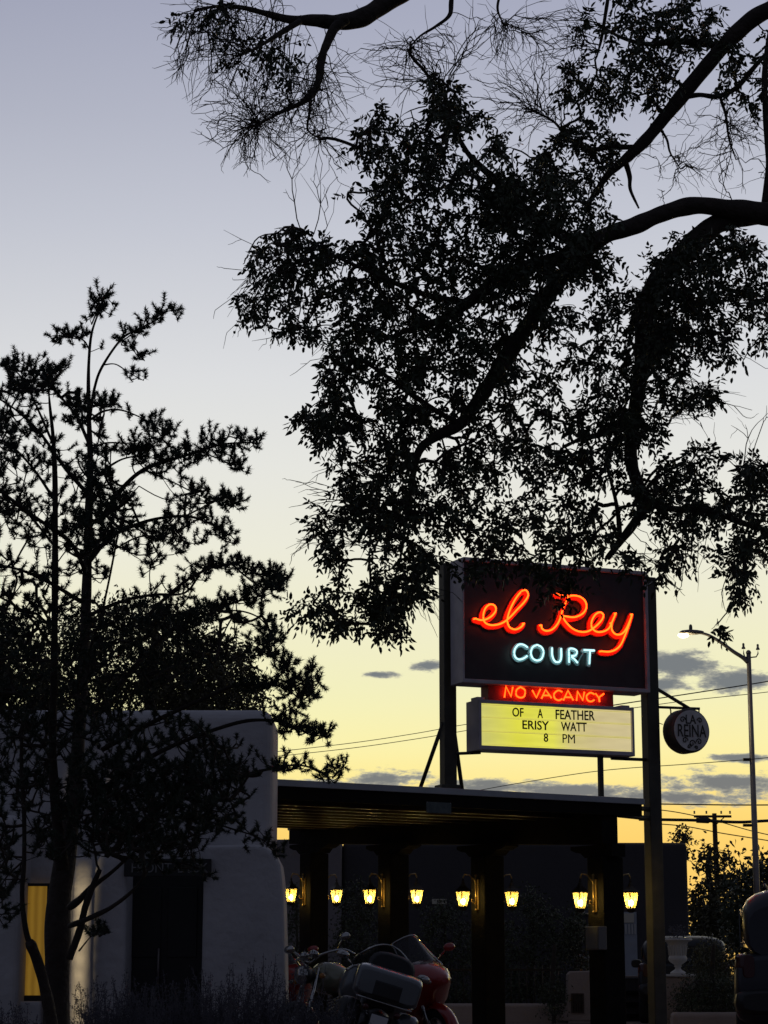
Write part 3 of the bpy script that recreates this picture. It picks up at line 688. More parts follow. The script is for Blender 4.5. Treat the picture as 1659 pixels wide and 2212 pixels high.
for k in range(4): xk = x0_ + (x1_ - x0_) * (k + .5) / 4; mb.tube([(xk, ya - .008, za_), (xk, ya - .008, zb_)], .008, 5)
mb.build('bars', M['iron'], vent)
slw = thing('sleeper_wall', 'grey low wall with a pale coping seen between the nearest column and the sign post', 'low wall', P(1380, 2106, 47))
mb = MB(); mb.box(Xat(1300, 47), Xat(1432, 47), 47, 47.35, -.05, Zat(2113, 47)); mb.build('wall', M['stucco3'], slw, bevel=.03)
mb = MB(); mb.box(Xat(1298, 46.9), Xat(1434, 46.9), 46.95, 47.4, Zat(2112.5, 46.9), Zat(2108, 46.9)); mb.build('coping', M['galv'], slw, bevel=.01)
mb = MB()
for k, v in enumerate((2140, 2165, 2190)): mb.box(Xat(1302, 46.9), Xat(1430, 46.9), 46.93 - .02 * k, 46.998, Zat(v + 8, 46.9), Zat(v, 46.9))
mb.build('rail', M['wood'], slw)
ped = thing('urn_pedestal', 'square tan plastered pedestal with a pale stone cap, carrying the white urn', 'pedestal', P(1465, 2206, 40))
mb = MB(); mb.box(Xat(1434, 39.9), Xat(1497, 39.9), 39.7, 40.3, -.05, Zat(2110, 39.7)); mb.build('shaft', M['stucco2'], ped, bevel=.02)
mb = MB(); mb.box(Xat(1430, 39.9), Xat(1501, 39.9), 39.66, 40.34, Zat(2109.6, 39.7), Zat(2104.5, 39.7)); mb.build('cap', M['marble'], ped, bevel=.01)
zb0 = Zat(2104.5, 39.7); s = (Zat(2028, 40) - zb0) / .66
urn = thing('garden_urn', 'white marble urn with a wide flared rim, on the pedestal right of the sign post', 'urn', (Xat(1465, 40), 40, zb0))
T = Matrix.Translation((Xat(1465, 40), 40, zb0 + .001)) @ Matrix.Scale(s, 4)
mb = MB(); mb.lathe([(.001, 0), (.15, 0), (.15, .03), (.12, .05), (.06, .09), (.05, .12), (.075, .15), (.06, .17), (.11, .20), (.165, .24), (.18, .285), (.17, .32), (.155, .35), (.16, .45), (.175, .54), (.21, .60), (.275, .625), (.285, .645), (.27, .66), (.22, .655), (.19, .60), (.001, .58)], 32, T, cap=False); ub = mb.build('bowl', M['marble'], urn)
mb = MB()
for j in range(18):
    a = j * 2 * math.pi / 18; mb.tube([T @ Vector((.166 * math.cos(a), .166 * math.sin(a), .35)), T @ Vector((.171 * math.cos(a), .171 * math.sin(a), .45)), T @ Vector((.183 * math.cos(a), .183 * math.sin(a), .53))], .008, 5)
mb.build('fluting', M['marble'], urn)
rw = thing('garden_wall', 'low tan adobe garden wall at the foot of the pedestal, running under the parked van', 'low wall', P(1560, 2206, 38))
mb = MB(); mb.box(Xat(1452, 38), Xat(1850, 38), 38, 38.5, -.05, Zat(2187, 38)); mb.build('wall', M['stucco2'], rw, bevel=.08, seg=4)
fence = thing('iron_fence', 'dark iron fence half lost in the vines behind the planter wall', 'fence', P(1090, 2206, 45.6))
mb = MB(); xs = np.arange(Xat(900, 45.6), Xat(1215, 45.6), .16)
for x in xs: mb.tube([(x, 45.6, .1), (x, 45.6, Zat(2085, 45.6))], .012, 5)
mb.build('palings', M['iron'], fence)
mb = MB()
for v in (2180, 2095): mb.box(xs[0] - .1, xs[-1] + .1, 45.585, 45.615, Zat(v + 2, 45.6), Zat(v - 2, 45.6))
mb.build('rail', M['iron'], fence)

# ================================================================ street lamp
LD = 54
sl = thing('street_lamp', 'tall grey street lamp with a lit head on a curved arm', 'street lamp', (Xat(1628, LD), LD, 0))
top = P(1617, 1412, LD); bx = Xat(1624, LD, 2000)
mb = MB(); mb.tube([(top.x, LD, 0), (top.x, LD, 3), top], [.085, .078, .056], 14); mb.build('pole', M['galv'], sl)
arm = [P(1616, 1431, LD), P(1604, 1420, LD), P(1585, 1408, LD), P(1562, 1391, LD), P(1545, 1380, LD), P(1530, 1372, LD), P(1517, 1368, LD), P(1508, 1367, LD)]
mb = MB(); mb.tube(spline([tuple(a) for a in arm], 5), np.linspace(.055, .030, 36), 10); mb.build('arm', M['galv'], sl)
hd = P(1494, 1366, LD)
mb = MB(); mb.loft([(-.30, 0, .02, -.02, .02), (-.24, 0, .09, -.05, .05), (-.05, 0, .13, -.06, .07), (.12, 0, .11, -.055, .06), (.24, 0, .06, -.04, .045), (.30, 0, .03, -.03, .03)], 16, 2.6, Matrix.Translation(hd)); mb.build('lamp_head', M['galv'], sl)
mb = MB(); mb.lathe([(.04, .06), (.045, .10), (.04, .17), (.02, .20)], 10, Matrix.Translation(hd + Vector((-.02, 0, 0)))); mb.build('photocell', M['greybox'], sl)
mb = MB(); mb.ball(hd + Vector((-.21, 0, -.075)), .085, 8, (1.6, 1, .75)); mb.build('lens', M['lampblub_street'], sl)
mb = MB(); mb.lathe([(.062, 0), (.07, .02), (.05, .07), (.02, .09)], 12, Matrix.Translation(top)); mb.build('pole_cap', M['galv'], sl)
for u, v in ((1606, 1399), (1637, 1401)):
    q = P(u, v, LD); mb = MB(); mb.tube([top + Vector((0, 0, -.1)), Vector((q.x * .8 + top.x * .2, LD, top.z - .08)), Vector((q.x, LD, top.z + .0)), Vector((q.x, LD, q.z - .03))], .018, 6)
    mb.lathe([(.05, -.03), (.045, 0), (.025, .04), (.03, .06), (.028, .10), (.012, .115)], 10, Matrix.Translation(q)); mb.build('sensor_bracket', M['galv'], sl)
for v in (1641, 1783):
    q = P(1614, v, LD); mb = MB(); mb.box(q.x - .10, q.x + .10, LD - .05, LD + .05, q.z - .03, q.z + .035); mb.build('cable_clamp', M['iron'], sl)
ll = bpy.data.lights.new('street_light', 'POINT'); ll.energy = 60; ll.color = (1, .85, .5); ll.shadow_soft_size = .1
lo = bpy.data.objects.new('street_light', ll); COL.objects.link(lo); lo.location = hd + Vector((-.25, 0, -.2))
lo.parent = sl; lo.matrix_parent_inverse = parent_matrix(sl).inverted()

# ================================================================ utility pole and wires
UD = 120
up = thing('utility_pole', 'brown wooden utility pole with two crossarms rising from the dark trees', 'utility pole', (Xat(1551, UD), UD, 0))
tp = P(1543, 1757, UD); bt = P(1553, 2000, UD)
mb = MB(); mb.tube([(bt.x, UD, 0), tp], [.19, .125], 10); mb.build('pole', M['pole'], up)
mb = MB(); a, b = P(1498, 1763, UD), P(1579, 1761, UD); mb.box(a.x, b.x, UD - .17, UD - .12, a.z - .09, a.z + .04); cr = mb.build('crossarm', M['pole'], up)
mb = MB()
for u in (1500, 1526, 1558, 1577):
    q = P(u, 1758, UD - .14); mb.lathe([(.03, 0), (.06, .03), (.035, .07), (.06, .10), (.04, .15), (.01, .17)], 8, Matrix.Translation(q))
mb.build('insulators', M['porcelain'], cr)
mb = MB()
for u in (1524, 1564): mb.tube([P(u, 1766, UD - .1), P(1546, 1782, UD - .1)], .03, 5)
mb.build('arm_brace', M['pole'], up)
mb = MB(); q = P(1518, 1772, UD - .3); mb.loft([(-.35, 0, .10, -.14, .14), (.3, 0, .13, -.17, .15), (.4, 0, .06, -.1, .1)], 12, 3, Matrix.Translation(q)); mb.build('splice_case', M['black'], up)
mb = MB(); a, b = P(1508, 1851, UD), P(1546, 1855, UD); mb.box(a.x, b.x, UD - .2, UD - .13, b.z - .1, b.z + .06); mb.build('lower_arm', M['pole'], up)
WL = 'overhead power lines'
def wire(pts, d, r, label):
    if not isinstance(d, (list, tuple)): d = [d] * len(pts)
    p = [tuple(P(u, v, dd)) for (u, v), dd in zip(pts, d)]
    mb = MB(); mb.tube(spline(p, 8) if len(p) > 2 else p, r, 5); tag(mb.build('power_line', M['wire']), label, 'cable', WL)
wire([(1150, 1552), (1340, 1521), (1480, 1500), (1640, 1475), (1760, 1454)], 75, .020, 'thick upper cable crossing just above the round hanging sign')
wire([(1150, 1556), (1340, 1533), (1480, 1514), (1640, 1497), (1760, 1482)], 75, .013, 'thin cable just under the thick upper cable near the round sign')
wire([(560, 1628), (760, 1605), (900, 1584), (1020, 1563), (1150, 1552)], 75, .012, 'upper cable left of the sign, above its twin')
wire([(560, 1638), (760, 1616), (900, 1596), (1020, 1576), (1150, 1556)], 75, .012, 'lower cable left of the sign, just under its twin')
wire([(1010, 1712), (1120, 1692), (1297, 1665), (1480, 1651), (1614, 1641)], [60, 58, 56, 55, LD], .010, 'slim cable running under the reader board to the street lamp')
wire([(1614, 1641), (1690, 1633), (1780, 1620)], [LD, 53, 52], .010, 'slim cable leaving the street lamp to the right above the clouds')
wire([(1380, 1736), (1500, 1738), (1620, 1739), (1760, 1738)], 90, .028, 'level cable crossing above the utility pole')
wire([(1380, 1770), (1450, 1771), (1502, 1772), (1543, 1774), (1600, 1776), (1660, 1773), (1760, 1770)], UD - .3, .085, 'thick bundled cable hung along the crossarm of the utility pole')
wire([(1400, 1778), (1480, 1785), (1560, 1800), (1660, 1816), (1760, 1834)], 125, .03, 'sagging cable passing behind the utility pole below its crossarm')
wire([(1415, 1748), (1470, 1756), (1543, 1772), (1620, 1794), (1700, 1812)], 122, .028, 'faint slanting cable crossing the utility pole just above the bundle')
# ================================================================ vehicles
def wheel(t, x, r, w, y=0.0, spokes=7, rimmat='chrome'):
    T = Matrix.Translation((x, y, r)) @ Matrix.Rotation(R(90), 4, 'X')
    mb = MB(); mb.lathe([(r * .18, -w * .5), (r * .2, -w * .2), (r * .2, w * .2), (r * .18, w * .5)], 14, T)
    mb.lathe([(r * .60, -w * .42), (r * .66, -w * .40), (r * .66, w * .40), (r * .60, w * .42), (r * .60, -w * .42)], 28, T, cap=False)
    for k in range(spokes):
        a = 2 * math.pi * k / spokes; mb.tube([T @ Vector((r * .17 * math.cos(a), r * .17 * math.sin(a), 0)), T @ Vector((r * .63 * math.cos(a + .25), r * .63 * math.sin(a + .25), 0))], .016 if w < .2 else .03, 6)
    rim = mb.build('wheel', M[rimmat], t)
    mb = MB(); mb.lathe([(r * .655, -w * .42), (r * .8, -w * .52), (r * .95, -w * .42), (r, -w * .15), (r, w * .15), (r * .95, w * .42), (r * .8, w * .52), (r * .655, w * .42), (r * .655, -w * .42)], 32, T, cap=False); mb.build('tyre', M['rubber'], rim)
def sheet(mb, f, nu=12, nv=8, th=.006, T=None):    # curved thick sheet: f(a, b) -> point, a in -1..1, b in 0..1
    V = []
    for s in (0, 1):
        for j in range(nv + 1):
            for i in range(nu + 1):
                q = Vector(f(-1 + 2 * i / nu, j / nv)) + Vector((th * s, 0, 0)); V.append(q)
    n = (nu + 1) * (nv + 1); fs = []
    for j in range(nv):
        for i in range(nu):
            a = j * (nu + 1) + i; fs += [(a, a + 1, a + nu + 2, a + nu + 1), (n + a, n + a + nu + 1, n + a + nu + 2, n + a + 1)]
    for i in range(nu): fs += [(i, n + i, n + i + 1, i + 1)]; o = nv * (nu + 1); fs += [(o + i, o + i + 1, n + o + i + 1, n + o + i)]
    for j in range(nv):
        a, b = j * (nu + 1), (j + 1) * (nu + 1); fs += [(a, b, n + b, n + a), (a + nu, n + a + nu, n + b + nu, b + nu)]
    return mb.add(V, fs, True)
def mirror(t, x, y, z, m='black'):
    s = 1 if y > 0 else -1
    mb = MB(); mb.tube([(x - .04, y * .62, z - .14), (x - .02, y * .8, z - .06), (x, y, z)], .009, 6); mb.ball((x, y + .03 * s, z + .01), .06, 8, (.5, 1.25, .75)); mt = mb.build('mirror', M[m], t)
    mb = MB(); mb.ball((x - .022, y + .03 * s, z + .01), .05, 8, (.3, 1.2, .7)); mb.build('mirror_glass', M['chrome'], mt)
def engine(t):
    mb = MB(); mb.loft([(-.32, 0, .13, .28, .52), (-.2, 0, .17, .2, .6), (.1, 0, .18, .18, .62), (.28, 0, .14, .22, .55)], 16, 3.4); mb.lathe([(.11, -.24), (.12, -.2), (.12, .2), (.11, .24)], 20, Matrix.Translation((-.1, 0, .36)) @ Matrix.Rotation(R(90), 4, 'X'))
    en = mb.build('engine', M['black'], t)
    mb = MB()
    for k in range(7):
        for q, a in ((.06, 24), (-.12, -22)):
            T = Matrix.Translation((q, 0, .55)) @ Matrix.Rotation(R(a), 4, 'Y') @ Matrix.Translation((0, 0, .03 * k)); mb.lathe([(.085, 0), (.09, .006), (.085, .012)], 14, T)
    mb.build('cylinder_fins', M['chrome'], en)
def exhaust(t, y):
    mb = MB(); mb.tube(spline([(.15, y * .6, .5), (.25, y * .9, .35), (.05, y, .25), (-.4, y, .25), (-.75, y, .29), (-1.0, y, .33)], 5), np.r_[np.linspace(.022, .03, 12), np.linspace(.045, .05, 14)], 10); mb.build('exhaust', M['chrome'], t)
def forks(t, xa, za, xw, r, m='chrome'):
    for y in (-.10, .10):
        mb = MB(); mb.tube([(xa, y, za), ((xa + xw) / 2, y, (za + r) / 2), (xw, y, r)], [.022, .022, .03], 10); mb.build('fork', M[m], t)
def fender(t, xw, r, a0, a1, m, w=.085, name='fender', gap=.035):
    mb = MB(); V = []; n = 14; k = 7
    for s in (0, .008):
        for i in range(n + 1):
            a = a0 + (a1 - a0) * i / n
            for j in range(k + 1):
                b = -1 + 2 * j / k; rr = r + gap - .045 * b * b + s; V.append((xw + rr * math.cos(a), w * b, r + rr * math.sin(a)))
    N = (n + 1) * (k + 1); fs = []
    for i in range(n):
        for j in range(k):
            a = i * (k + 1) + j; fs += [(a, a + 1, a + k + 2, a + k + 1), (N + a, N + a + k + 1, N + a + k + 2, N + a + 1)]
    for i in range(n):
        for e in (0, k): a = i * (k + 1) + e; b = a + k + 1; fs.append((a, b, N + b, N + a))
    for j in range(k):
        for e in (0, n): a = e * (k + 1) + j; fs.append((a, a + 1, N + a + 1, N + a))
    mb.add(V, fs, True); return mb.build(name, M[m], t)

def touring_bike():
    t = thing('touring_motorcycle', 'silver grey touring motorcycle seen from behind, with luggage trunk and number plate', 'motorcycle', group=None)
    wheel(t, .82, .33, .13); wheel(t, -.80, .32, .18); engine(t); exhaust(t, .26); exhaust(t, -.26)
    forks(t, .50, .95, .82, .33); fender(t, .82, .33, R(10), R(170), 'silver')
    mb = MB(); mb.loft([(.35, 0, .30, .80, 1.08), (.5, 0, .40, .62, 1.13), (.68, 0, .42, .58, 1.12), (.84, 0, .34, .66, 1.06), (.95, 0, .14, .78, .98)], 20, 2.8); mb.build('fairing', M['silver'], t)
    mb = MB(); sheet(mb, lambda a, b: (.72 - .34 * b - .20 * a * a * (1 - .3 * b), a * (.36 - .10 * b * b), 1.06 + .32 * b * (1 - .42 * a * a))); ws = mb.build('windshield', M['screen'], t)
    mb = MB(); mb.tube([(.72 - .34 * b - .20 * a * a * (1 - .3 * b), a * (.36 - .10 * b * b), 1.06 + .32 * b * (1 - .42 * a * a)) for a, b in [(-1, q / 6) for q in range(6)] + [(-1 + q / 6, 1) for q in range(13)] + [(1, 1 - q / 6) for q in range(1, 7)]], .009, 6); mb.build('trim', M['chrome'], ws)
    mb = MB(); mb.loft([(-.12, 0, .12, .62, .82), (.05, 0, .17, .62, .90), (.25, 0, .19, .64, .96), (.40, 0, .15, .7, .95)], 18, 2.6); mb.build('fuel_tank', M['silver'], t)
    mb = MB(); mb.loft([(-.72, 0, .16, .68, .80), (-.55, 0, .18, .64, .86), (-.3, 0, .17, .64, .82), (-.08, 0, .15, .66, .78), (.02, 0, .10, .68, .80)], 16, 3); mb.build('seat', M['leather'], t)
    mb = MB(); mb.loft([(-.80, 0, .22, .84, 1.24), (-.76, 0, .26, .82, 1.27), (-.70, 0, .25, .84, 1.24), (-.67, 0, .2, .88, 1.18)], 18, 3.2); mb.build('backrest', M['leather'], t)
    mb = MB(); mb.loft([(-.74, 0, .30, .80, 1.05), (-.82, 0, .345, .76, 1.09), (-1.0, 0, .355, .75, 1.10), (-1.12, 0, .345, .77, 1.07), (-1.17, 0, .32, .80, 1.03)], 24, 6.5); tr = mb.build('trunk', M['silver'], t)
    mb = MB(); sheet(mb, lambda a, b: (-1.185 + .05 * a * a, a * .27, .79 + .16 * b), th=.02); mb.build('tail_light', M['black'], tr)
    mb = MB(); mb.tube([(-1.15 + .0 * y, y, .745) for y in np.linspace(-.3, .3, 5)], .012, 6); mb.build('trunk_trim', M['chrome'], tr)
    for s in (-1, 1):
        mb = MB(); mb.loft([(-1.08, .31 * s, .06, .42, .66), (-1.0, .31 * s, .12, .36, .71), (-.7, .31 * s, .135, .34, .72), (-.45, .30 * s, .12, .38, .70), (-.38, .29 * s, .05, .46, .62)], 16, 3.4); mb.build('pannier', M['silver'] if s < 0 else M['black'], t)
        mirror(t, .56, .44 * s, 1.13, 'chrome')
    fender(t, -.80, .32, R(70), R(215), 'black', .11)
    mb = MB(); mb.box(-1.20, -1.19, -.09, .09, .50, .61); pt = mb.build('number_plate', M['plate'], t, bevel=.003)
    mb = MB(); mb.box(-1.188, -1.15, -.10, .10, .49, .625); mb.build('plate_bracket', M['black'], pt)
    for s in (-1, 1):
        mb = MB(); mb.ball((-1.15, .17 * s, .66), .035, 8, (.8, 1, 1)); mb.build('indicator', M['lens'], t)
    mb = MB(); mb.tube(spline([(.22, -.40, .98), (.36, -.30, 1.06), (.46, -.12, 1.05), (.46, .12, 1.05), (.36, .30, 1.06), (.22, .40, .98)], 5), .015, 8); mb.build('handlebar', M['chrome'], t)
    return t
def red_bike(label):
    t = thing('sport_motorcycle', label, 'motorcycle')
    wheel(t, .74, .31, .12, rimmat='galv'); wheel(t, -.72, .31, .17, rimmat='galv'); engine(t); exhaust(t, -.2)
    forks(t, .46, .95, .74, .31); fender(t, .74, .31, R(5), R(150), 'redbike', .075)
    mb = MB(); mb.loft([(-.05, 0, .20, .42, .86), (.15, 0, .27, .36, 1.0), (.35, 0, .32, .42, 1.10), (.55, 0, .30, .58, 1.12), (.75, 0, .21, .76, 1.05), (.90, 0, .10, .84, .97), (.95, 0, .03, .88, .93)], 20, 2.5); fa = mb.build('fairing', M['redbike'], t)
    for s in (-1, 1):
        mb = MB(); mb.ball((.80, .115 * s, .90), .06, 8, (1.3, .8, .6)); mb.build('headlight', M['chrome'], fa)
        mirror(t, .50, .36 * s, 1.20, 'redbike')
    mb = MB(); sheet(mb, lambda a, b: (.70 - .34 * b - .14 * a * a, a * (.24 - .07 * b), 1.03 + .36 * b * (1 - .2 * a * a))); ws = mb.build('windshield', M['screen'], t)
    mb = MB(); mb.tube([(.70 - .34 * b - .14 * a * a, a * (.24 - .07 * b), 1.03 + .36 * b * (1 - .2 * a * a)) for a, b in [(-1, q / 5) for q in range(5)] + [(-1 + q / 6, 1) for q in range(13)] + [(1, 1 - q / 5) for q in range(1, 6)]], .010, 6); mb.build('trim', M['chrome'], ws)
    mb = MB(); mb.loft([(-.28, 0, .10, .70, .84), (-.1, 0, .16, .66, .98), (.1, 0, .20, .66, 1.08), (.3, 0, .17, .7, 1.08), (.38, 0, .1, .8, 1.0)], 18, 2.5); mb.build('fuel_tank', M['redbike'], t)
    mb = MB(); mb.loft([(-.95, 0, .08, .86, .98), (-.7, 0, .14, .76, .96), (-.4, 0, .15, .72, .86), (-.2, 0, .11, .70, .82)], 16, 3); mb.build('seat', M['leather'], t)
    mb = MB(); mb.loft([(-1.05, 0, .05, .84, .92), (-.8, 0, .13, .68, .84), (-.45, 0, .15, .6, .74)], 16, 3); mb.build('tail_cowl', M['redbike'], t)
    mb = MB(); mb.tube(spline([(.28, -.36, 1.03), (.38, -.26, 1.09), (.44, 0, 1.08), (.38, .26, 1.09), (.28, .36, 1.03)], 5), .014, 8); mb.build('handlebar', M['black'], t)
    return t
def naked_bike():
    t = thing('naked_motorcycle', 'olive motorcycle with wide handlebars, between the adobe corner and the grey touring bike', 'motorcycle')
    wheel(t, .78, .32, .11); wheel(t, -.74, .32, .17); engine(t); exhaust(t, .2); exhaust(t, -.2)
    forks(t, .44, 1.02, .78, .32); fender(t, .78, .32, R(40), R(150), 'black', .07); fender(t, -.74, .32, R(40), R(170), 'black', .10)
    mb = MB(); mb.loft([(-.24, 0, .07, .78, .90), (-.1, 0, .14, .76, 1.0), (.1, 0, .185, .74, 1.09), (.28, 0, .17, .76, 1.10), (.40, 0, .09, .82, 1.03)], 18, 2.4); mb.build('fuel_tank', M['olivebike'], t)
    mb = MB(); mb.loft([(-1.0, 0, .08, .84, .94), (-.75, 0, .14, .76, .92), (-.45, 0, .15, .72, .84), (-.18, 0, .11, .72, .86)], 16, 3); mb.build('seat', M['leather'], t)
    mb = MB(); mb.lathe([(.03, -.16), (.09, -.08), (.105, .0), (.105, .03), (.09, .045)], 18, Matrix.Translation((.58, 0, .96)) @ Matrix.Rotation(R(90), 4, 'Y')); hl = mb.build('headlight', M['black'], t)
    mb = MB(); mb.lathe([(.098, .03), (.10, .045), (.07, .06), (.001, .066)], 18, Matrix.Translation((.58, 0, .96)) @ Matrix.Rotation(R(90), 4, 'Y'), cap=False); mb.build('headlight_lens', M['chrome'], hl)
    mb = MB(); mb.tube(spline([(.18, -.42, 1.12), (.3, -.36, 1.18), (.42, -.15, 1.16), (.44, 0, 1.10), (.42, .15, 1.16), (.3, .36, 1.18), (.18, .42, 1.12)], 5), .014, 8); mb.build('handlebar', M['chrome'], t)
    for y in (-.07, .07):
        mb = MB(); mb.lathe([(.05, -.03), (.055, .02), (.05, .03)], 14, Matrix.Translation((.46, y, 1.17)) @ Matrix.Rotation(R(-35), 4, 'Y')); mb.build('gauge', M['chrome'], t)
    for s in (-1, 1):
        mirror(t, .32, .40 * s, 1.30, 'chrome')
        for q in ((.5, .2 * s, .92), (-1.0, .16 * s, .82)): MB().ball(q, .033, 8).build('indicator', mat('amber_lens', (.35, .14, .02), .2), t)
        MB().tube([(-.9, .16 * s, .80), (-.74, .17 * s, .34)], .022, 8).build('shock', M['chrome'], t)
    return t
def park(t, u, d, heading, lean):
    t.location = (Xat(u, d), d, 0); t.rotation_euler = (R(lean), 0, R(heading)); 
tour = touring_bike(); park(tour, 770, 23.2, 94, 17); tour.scale = (.95, .95, .95)
redb = red_bike('glossy red sport motorcycle with a clear windshield, parked behind the grey touring bike'); park(redb, 884, 25.0, -60, 8)
nak = naked_bike(); park(nak, 756, 24.7, 228, 9)
red2 = copy_tree(redb); park(red2, 600, 27.3, -60, 8); red2['label'] = 'red motorcycle almost hidden behind the white adobe corner, left of the olive bike'
for q in (redb, red2): q['group'] = 'red motorcycles'

def van(name, label, cat, body, length=4.7, hw=.95, roof=1.9, tail=False, mirrors=True):
    t = thing(name, label, cat)
    h = length / 2
    mb = MB(); mb.loft([(-h, 0, hw * .90, .50, 1.12), (-h + .08, 0, hw * .97, .40, 1.20), (-h + .5, 0, hw, .36, 1.24), (0, 0, hw, .34, 1.24), (h - 1.2, 0, hw, .34, 1.16), (h - .3, 0, hw * .95, .36, 1.02), (h - .02, 0, hw * .82, .44, .86)], 24, 5.5); mb.build('body', M[body], t)
    mb = MB(); mb.loft([(-h + .06, 0, hw * .80, 1.10, roof - .20), (-h + .22, 0, hw * .87, 1.10, roof - .05), (-h + .7, 0, hw * .90, 1.1, roof), (0, 0, hw * .90, 1.1, roof), (h - 1.75, 0, hw * .86, 1.1, roof - .06), (h - 1.3, 0, hw * .80, 1.08, roof - .42), (h - .95, 0, hw * .74, 1.05, 1.18)], 24, 3.4); cb = mb.build('cabin', M[body], t)
    mb = MB(); sheet(mb, lambda a, b: (-h + .025 + .10 * b + .10 * a * a, a * hw * .72, 1.20 + (roof - .26 - 1.20) * b), th=.02); mb.build('rear_window', M['glass'], cb)
    for s in (-1, 1):
        mb = MB(); y = hw * .905 * s
        for x0, x1 in ((-h + .45, -h + 1.5), (-h + 1.58, -h + 2.45), (-h + 2.52, h - 1.55)):
            mb.box(x0, x1, min(y - .0 * s, y + .012 * s), max(y, y + .012 * s), 1.27, roof - .25)
        mb.build('side_window', M['glass'], cb)
        mb = MB(); mb.loft([(-h - .015, s * hw * .80, .06, .92, 1.16), (-h + .08, s * hw * .88, .08, .90, 1.18), (-h + .14, s * hw * .92, .05, .94, 1.14)], 12, 4); mb.build('tail_light', M['tail'] if tail else M['lens'], t)
        if not mirrors: continue
        mb = MB(); mb.loft([(h - 1.45, s * (hw + .09), .10, 1.12, 1.26), (h - 1.38, s * (hw + .10), .11, 1.10, 1.28), (h - 1.3, s * (hw + .09), .06, 1.14, 1.24)], 12, 3); mb.build('mirror', M['black'], t)
    mb = MB(); mb.loft([(-h - .12, 0, hw * .88, .56, .76), (-h - .06, 0, hw * .96, .52, .80), (-h + .1, 0, hw * .99, .50, .80)], 20, 5); mb.build('bumper', M['black'], t)
    mb = MB(); mb.box(-h - .03, -h - .005, -.18, .18, .86, .98); mb.build('number_plate', M['plate'], t)
    for s in (-1, 1): MB().tube([(-h + .6, s * hw * .62, roof - .02), (-h + .7, s * hw * .62, roof + .03), (h - 2.2, s * hw * .62, roof + .03), (h - 2.1, s * hw * .62, roof - .04)], .014, 6).build('roof_rail', M['black'], cb)
    for x in (-h + .85, h - .9):
        for s in (-1, 1): wheel(t, x, .35, .22, s * (hw - .12), 8, 'galv')
    return t
v1 = van('parked_van', 'dark rounded van cropped by the right edge of the picture, seen from its rear corner', 'van', 'carpaint', hw=.98, roof=1.93, mirrors=False)
v1.location = (Xat(1577, 24.6) + 1.46, 26.8, 0); v1.rotation_euler = (0, 0, R(78.5))
v2 = van('parked_suv', 'black suv with a faint roof glint, parked behind the urn and its olive bush', 'car', 'carpaint2', hw=.93, roof=1.72)
v2.location = (Xat(1525, 43.5), 46.5, 0); v2.rotation_euler = (0, 0, R(82))
far = copy_tree(nak); park(far, 1278, 48.5, 96, 6); far.scale = (1.12, 1.12, 1.12); far['label'] = 'far dark motorcycle with one tiny red light, behind the tan pier'
mb = MB(); mb.ball((-1.04, .12, .98), .05, 8); mb.build('tail_light', M['tail']).parent = far
# ================================================================ vegetation
def in_poly(u, v, poly):
    p = np.array(poly, float); c = np.zeros(len(u), bool); j = len(p) - 1
    for i in range(len(p)):
        a = ((p[i, 1] > v) != (p[j, 1] > v)) & (u < (p[j, 0] - p[i, 0]) * (v - p[i, 1]) / (p[j, 1] - p[i, 1] + 1e-12) + p[i, 0]); c ^= a; j = i
    return c
def vnoise(u, v, s, seed):
    g = np.random.default_rng(seed).random((128, 128)); x, y = u / s + 40, v / s + 40
    xi, yi = np.floor(x).astype(int), np.floor(y).astype(int); fx, fy = x - xi, y - yi; fx = fx * fx * (3 - 2 * fx); fy = fy * fy * (3 - 2 * fy)
    q = lambda a, b: g[a % 128, b % 128]
    return (q(xi, yi) * (1 - fx) + q(xi + 1, yi) * fx) * (1 - fy) + (q(xi, yi + 1) * (1 - fx) + q(xi + 1, yi + 1) * fx) * fy
def scatter(poly, n, d0, d1, cut=0.0, ns=45, seed=1):
    p = np.array(poly, float); lo, hi = p.min(0), p.max(0); out = []
    while sum(map(len, out)) < n:
        u = rng.uniform(lo[0], hi[0], 6 * n); v = rng.uniform(lo[1], hi[1], 6 * n)
        k = in_poly(u, v, poly) & ((.6 * vnoise(u, v, ns, seed) + .4 * vnoise(u, v, ns * .45, seed + 9)) > cut); out.append(np.stack([u[k], v[k]], 1))
    q = np.vstack(out)[:n]
    return np.c_[q, rng.uniform(d0, d1, len(q))]
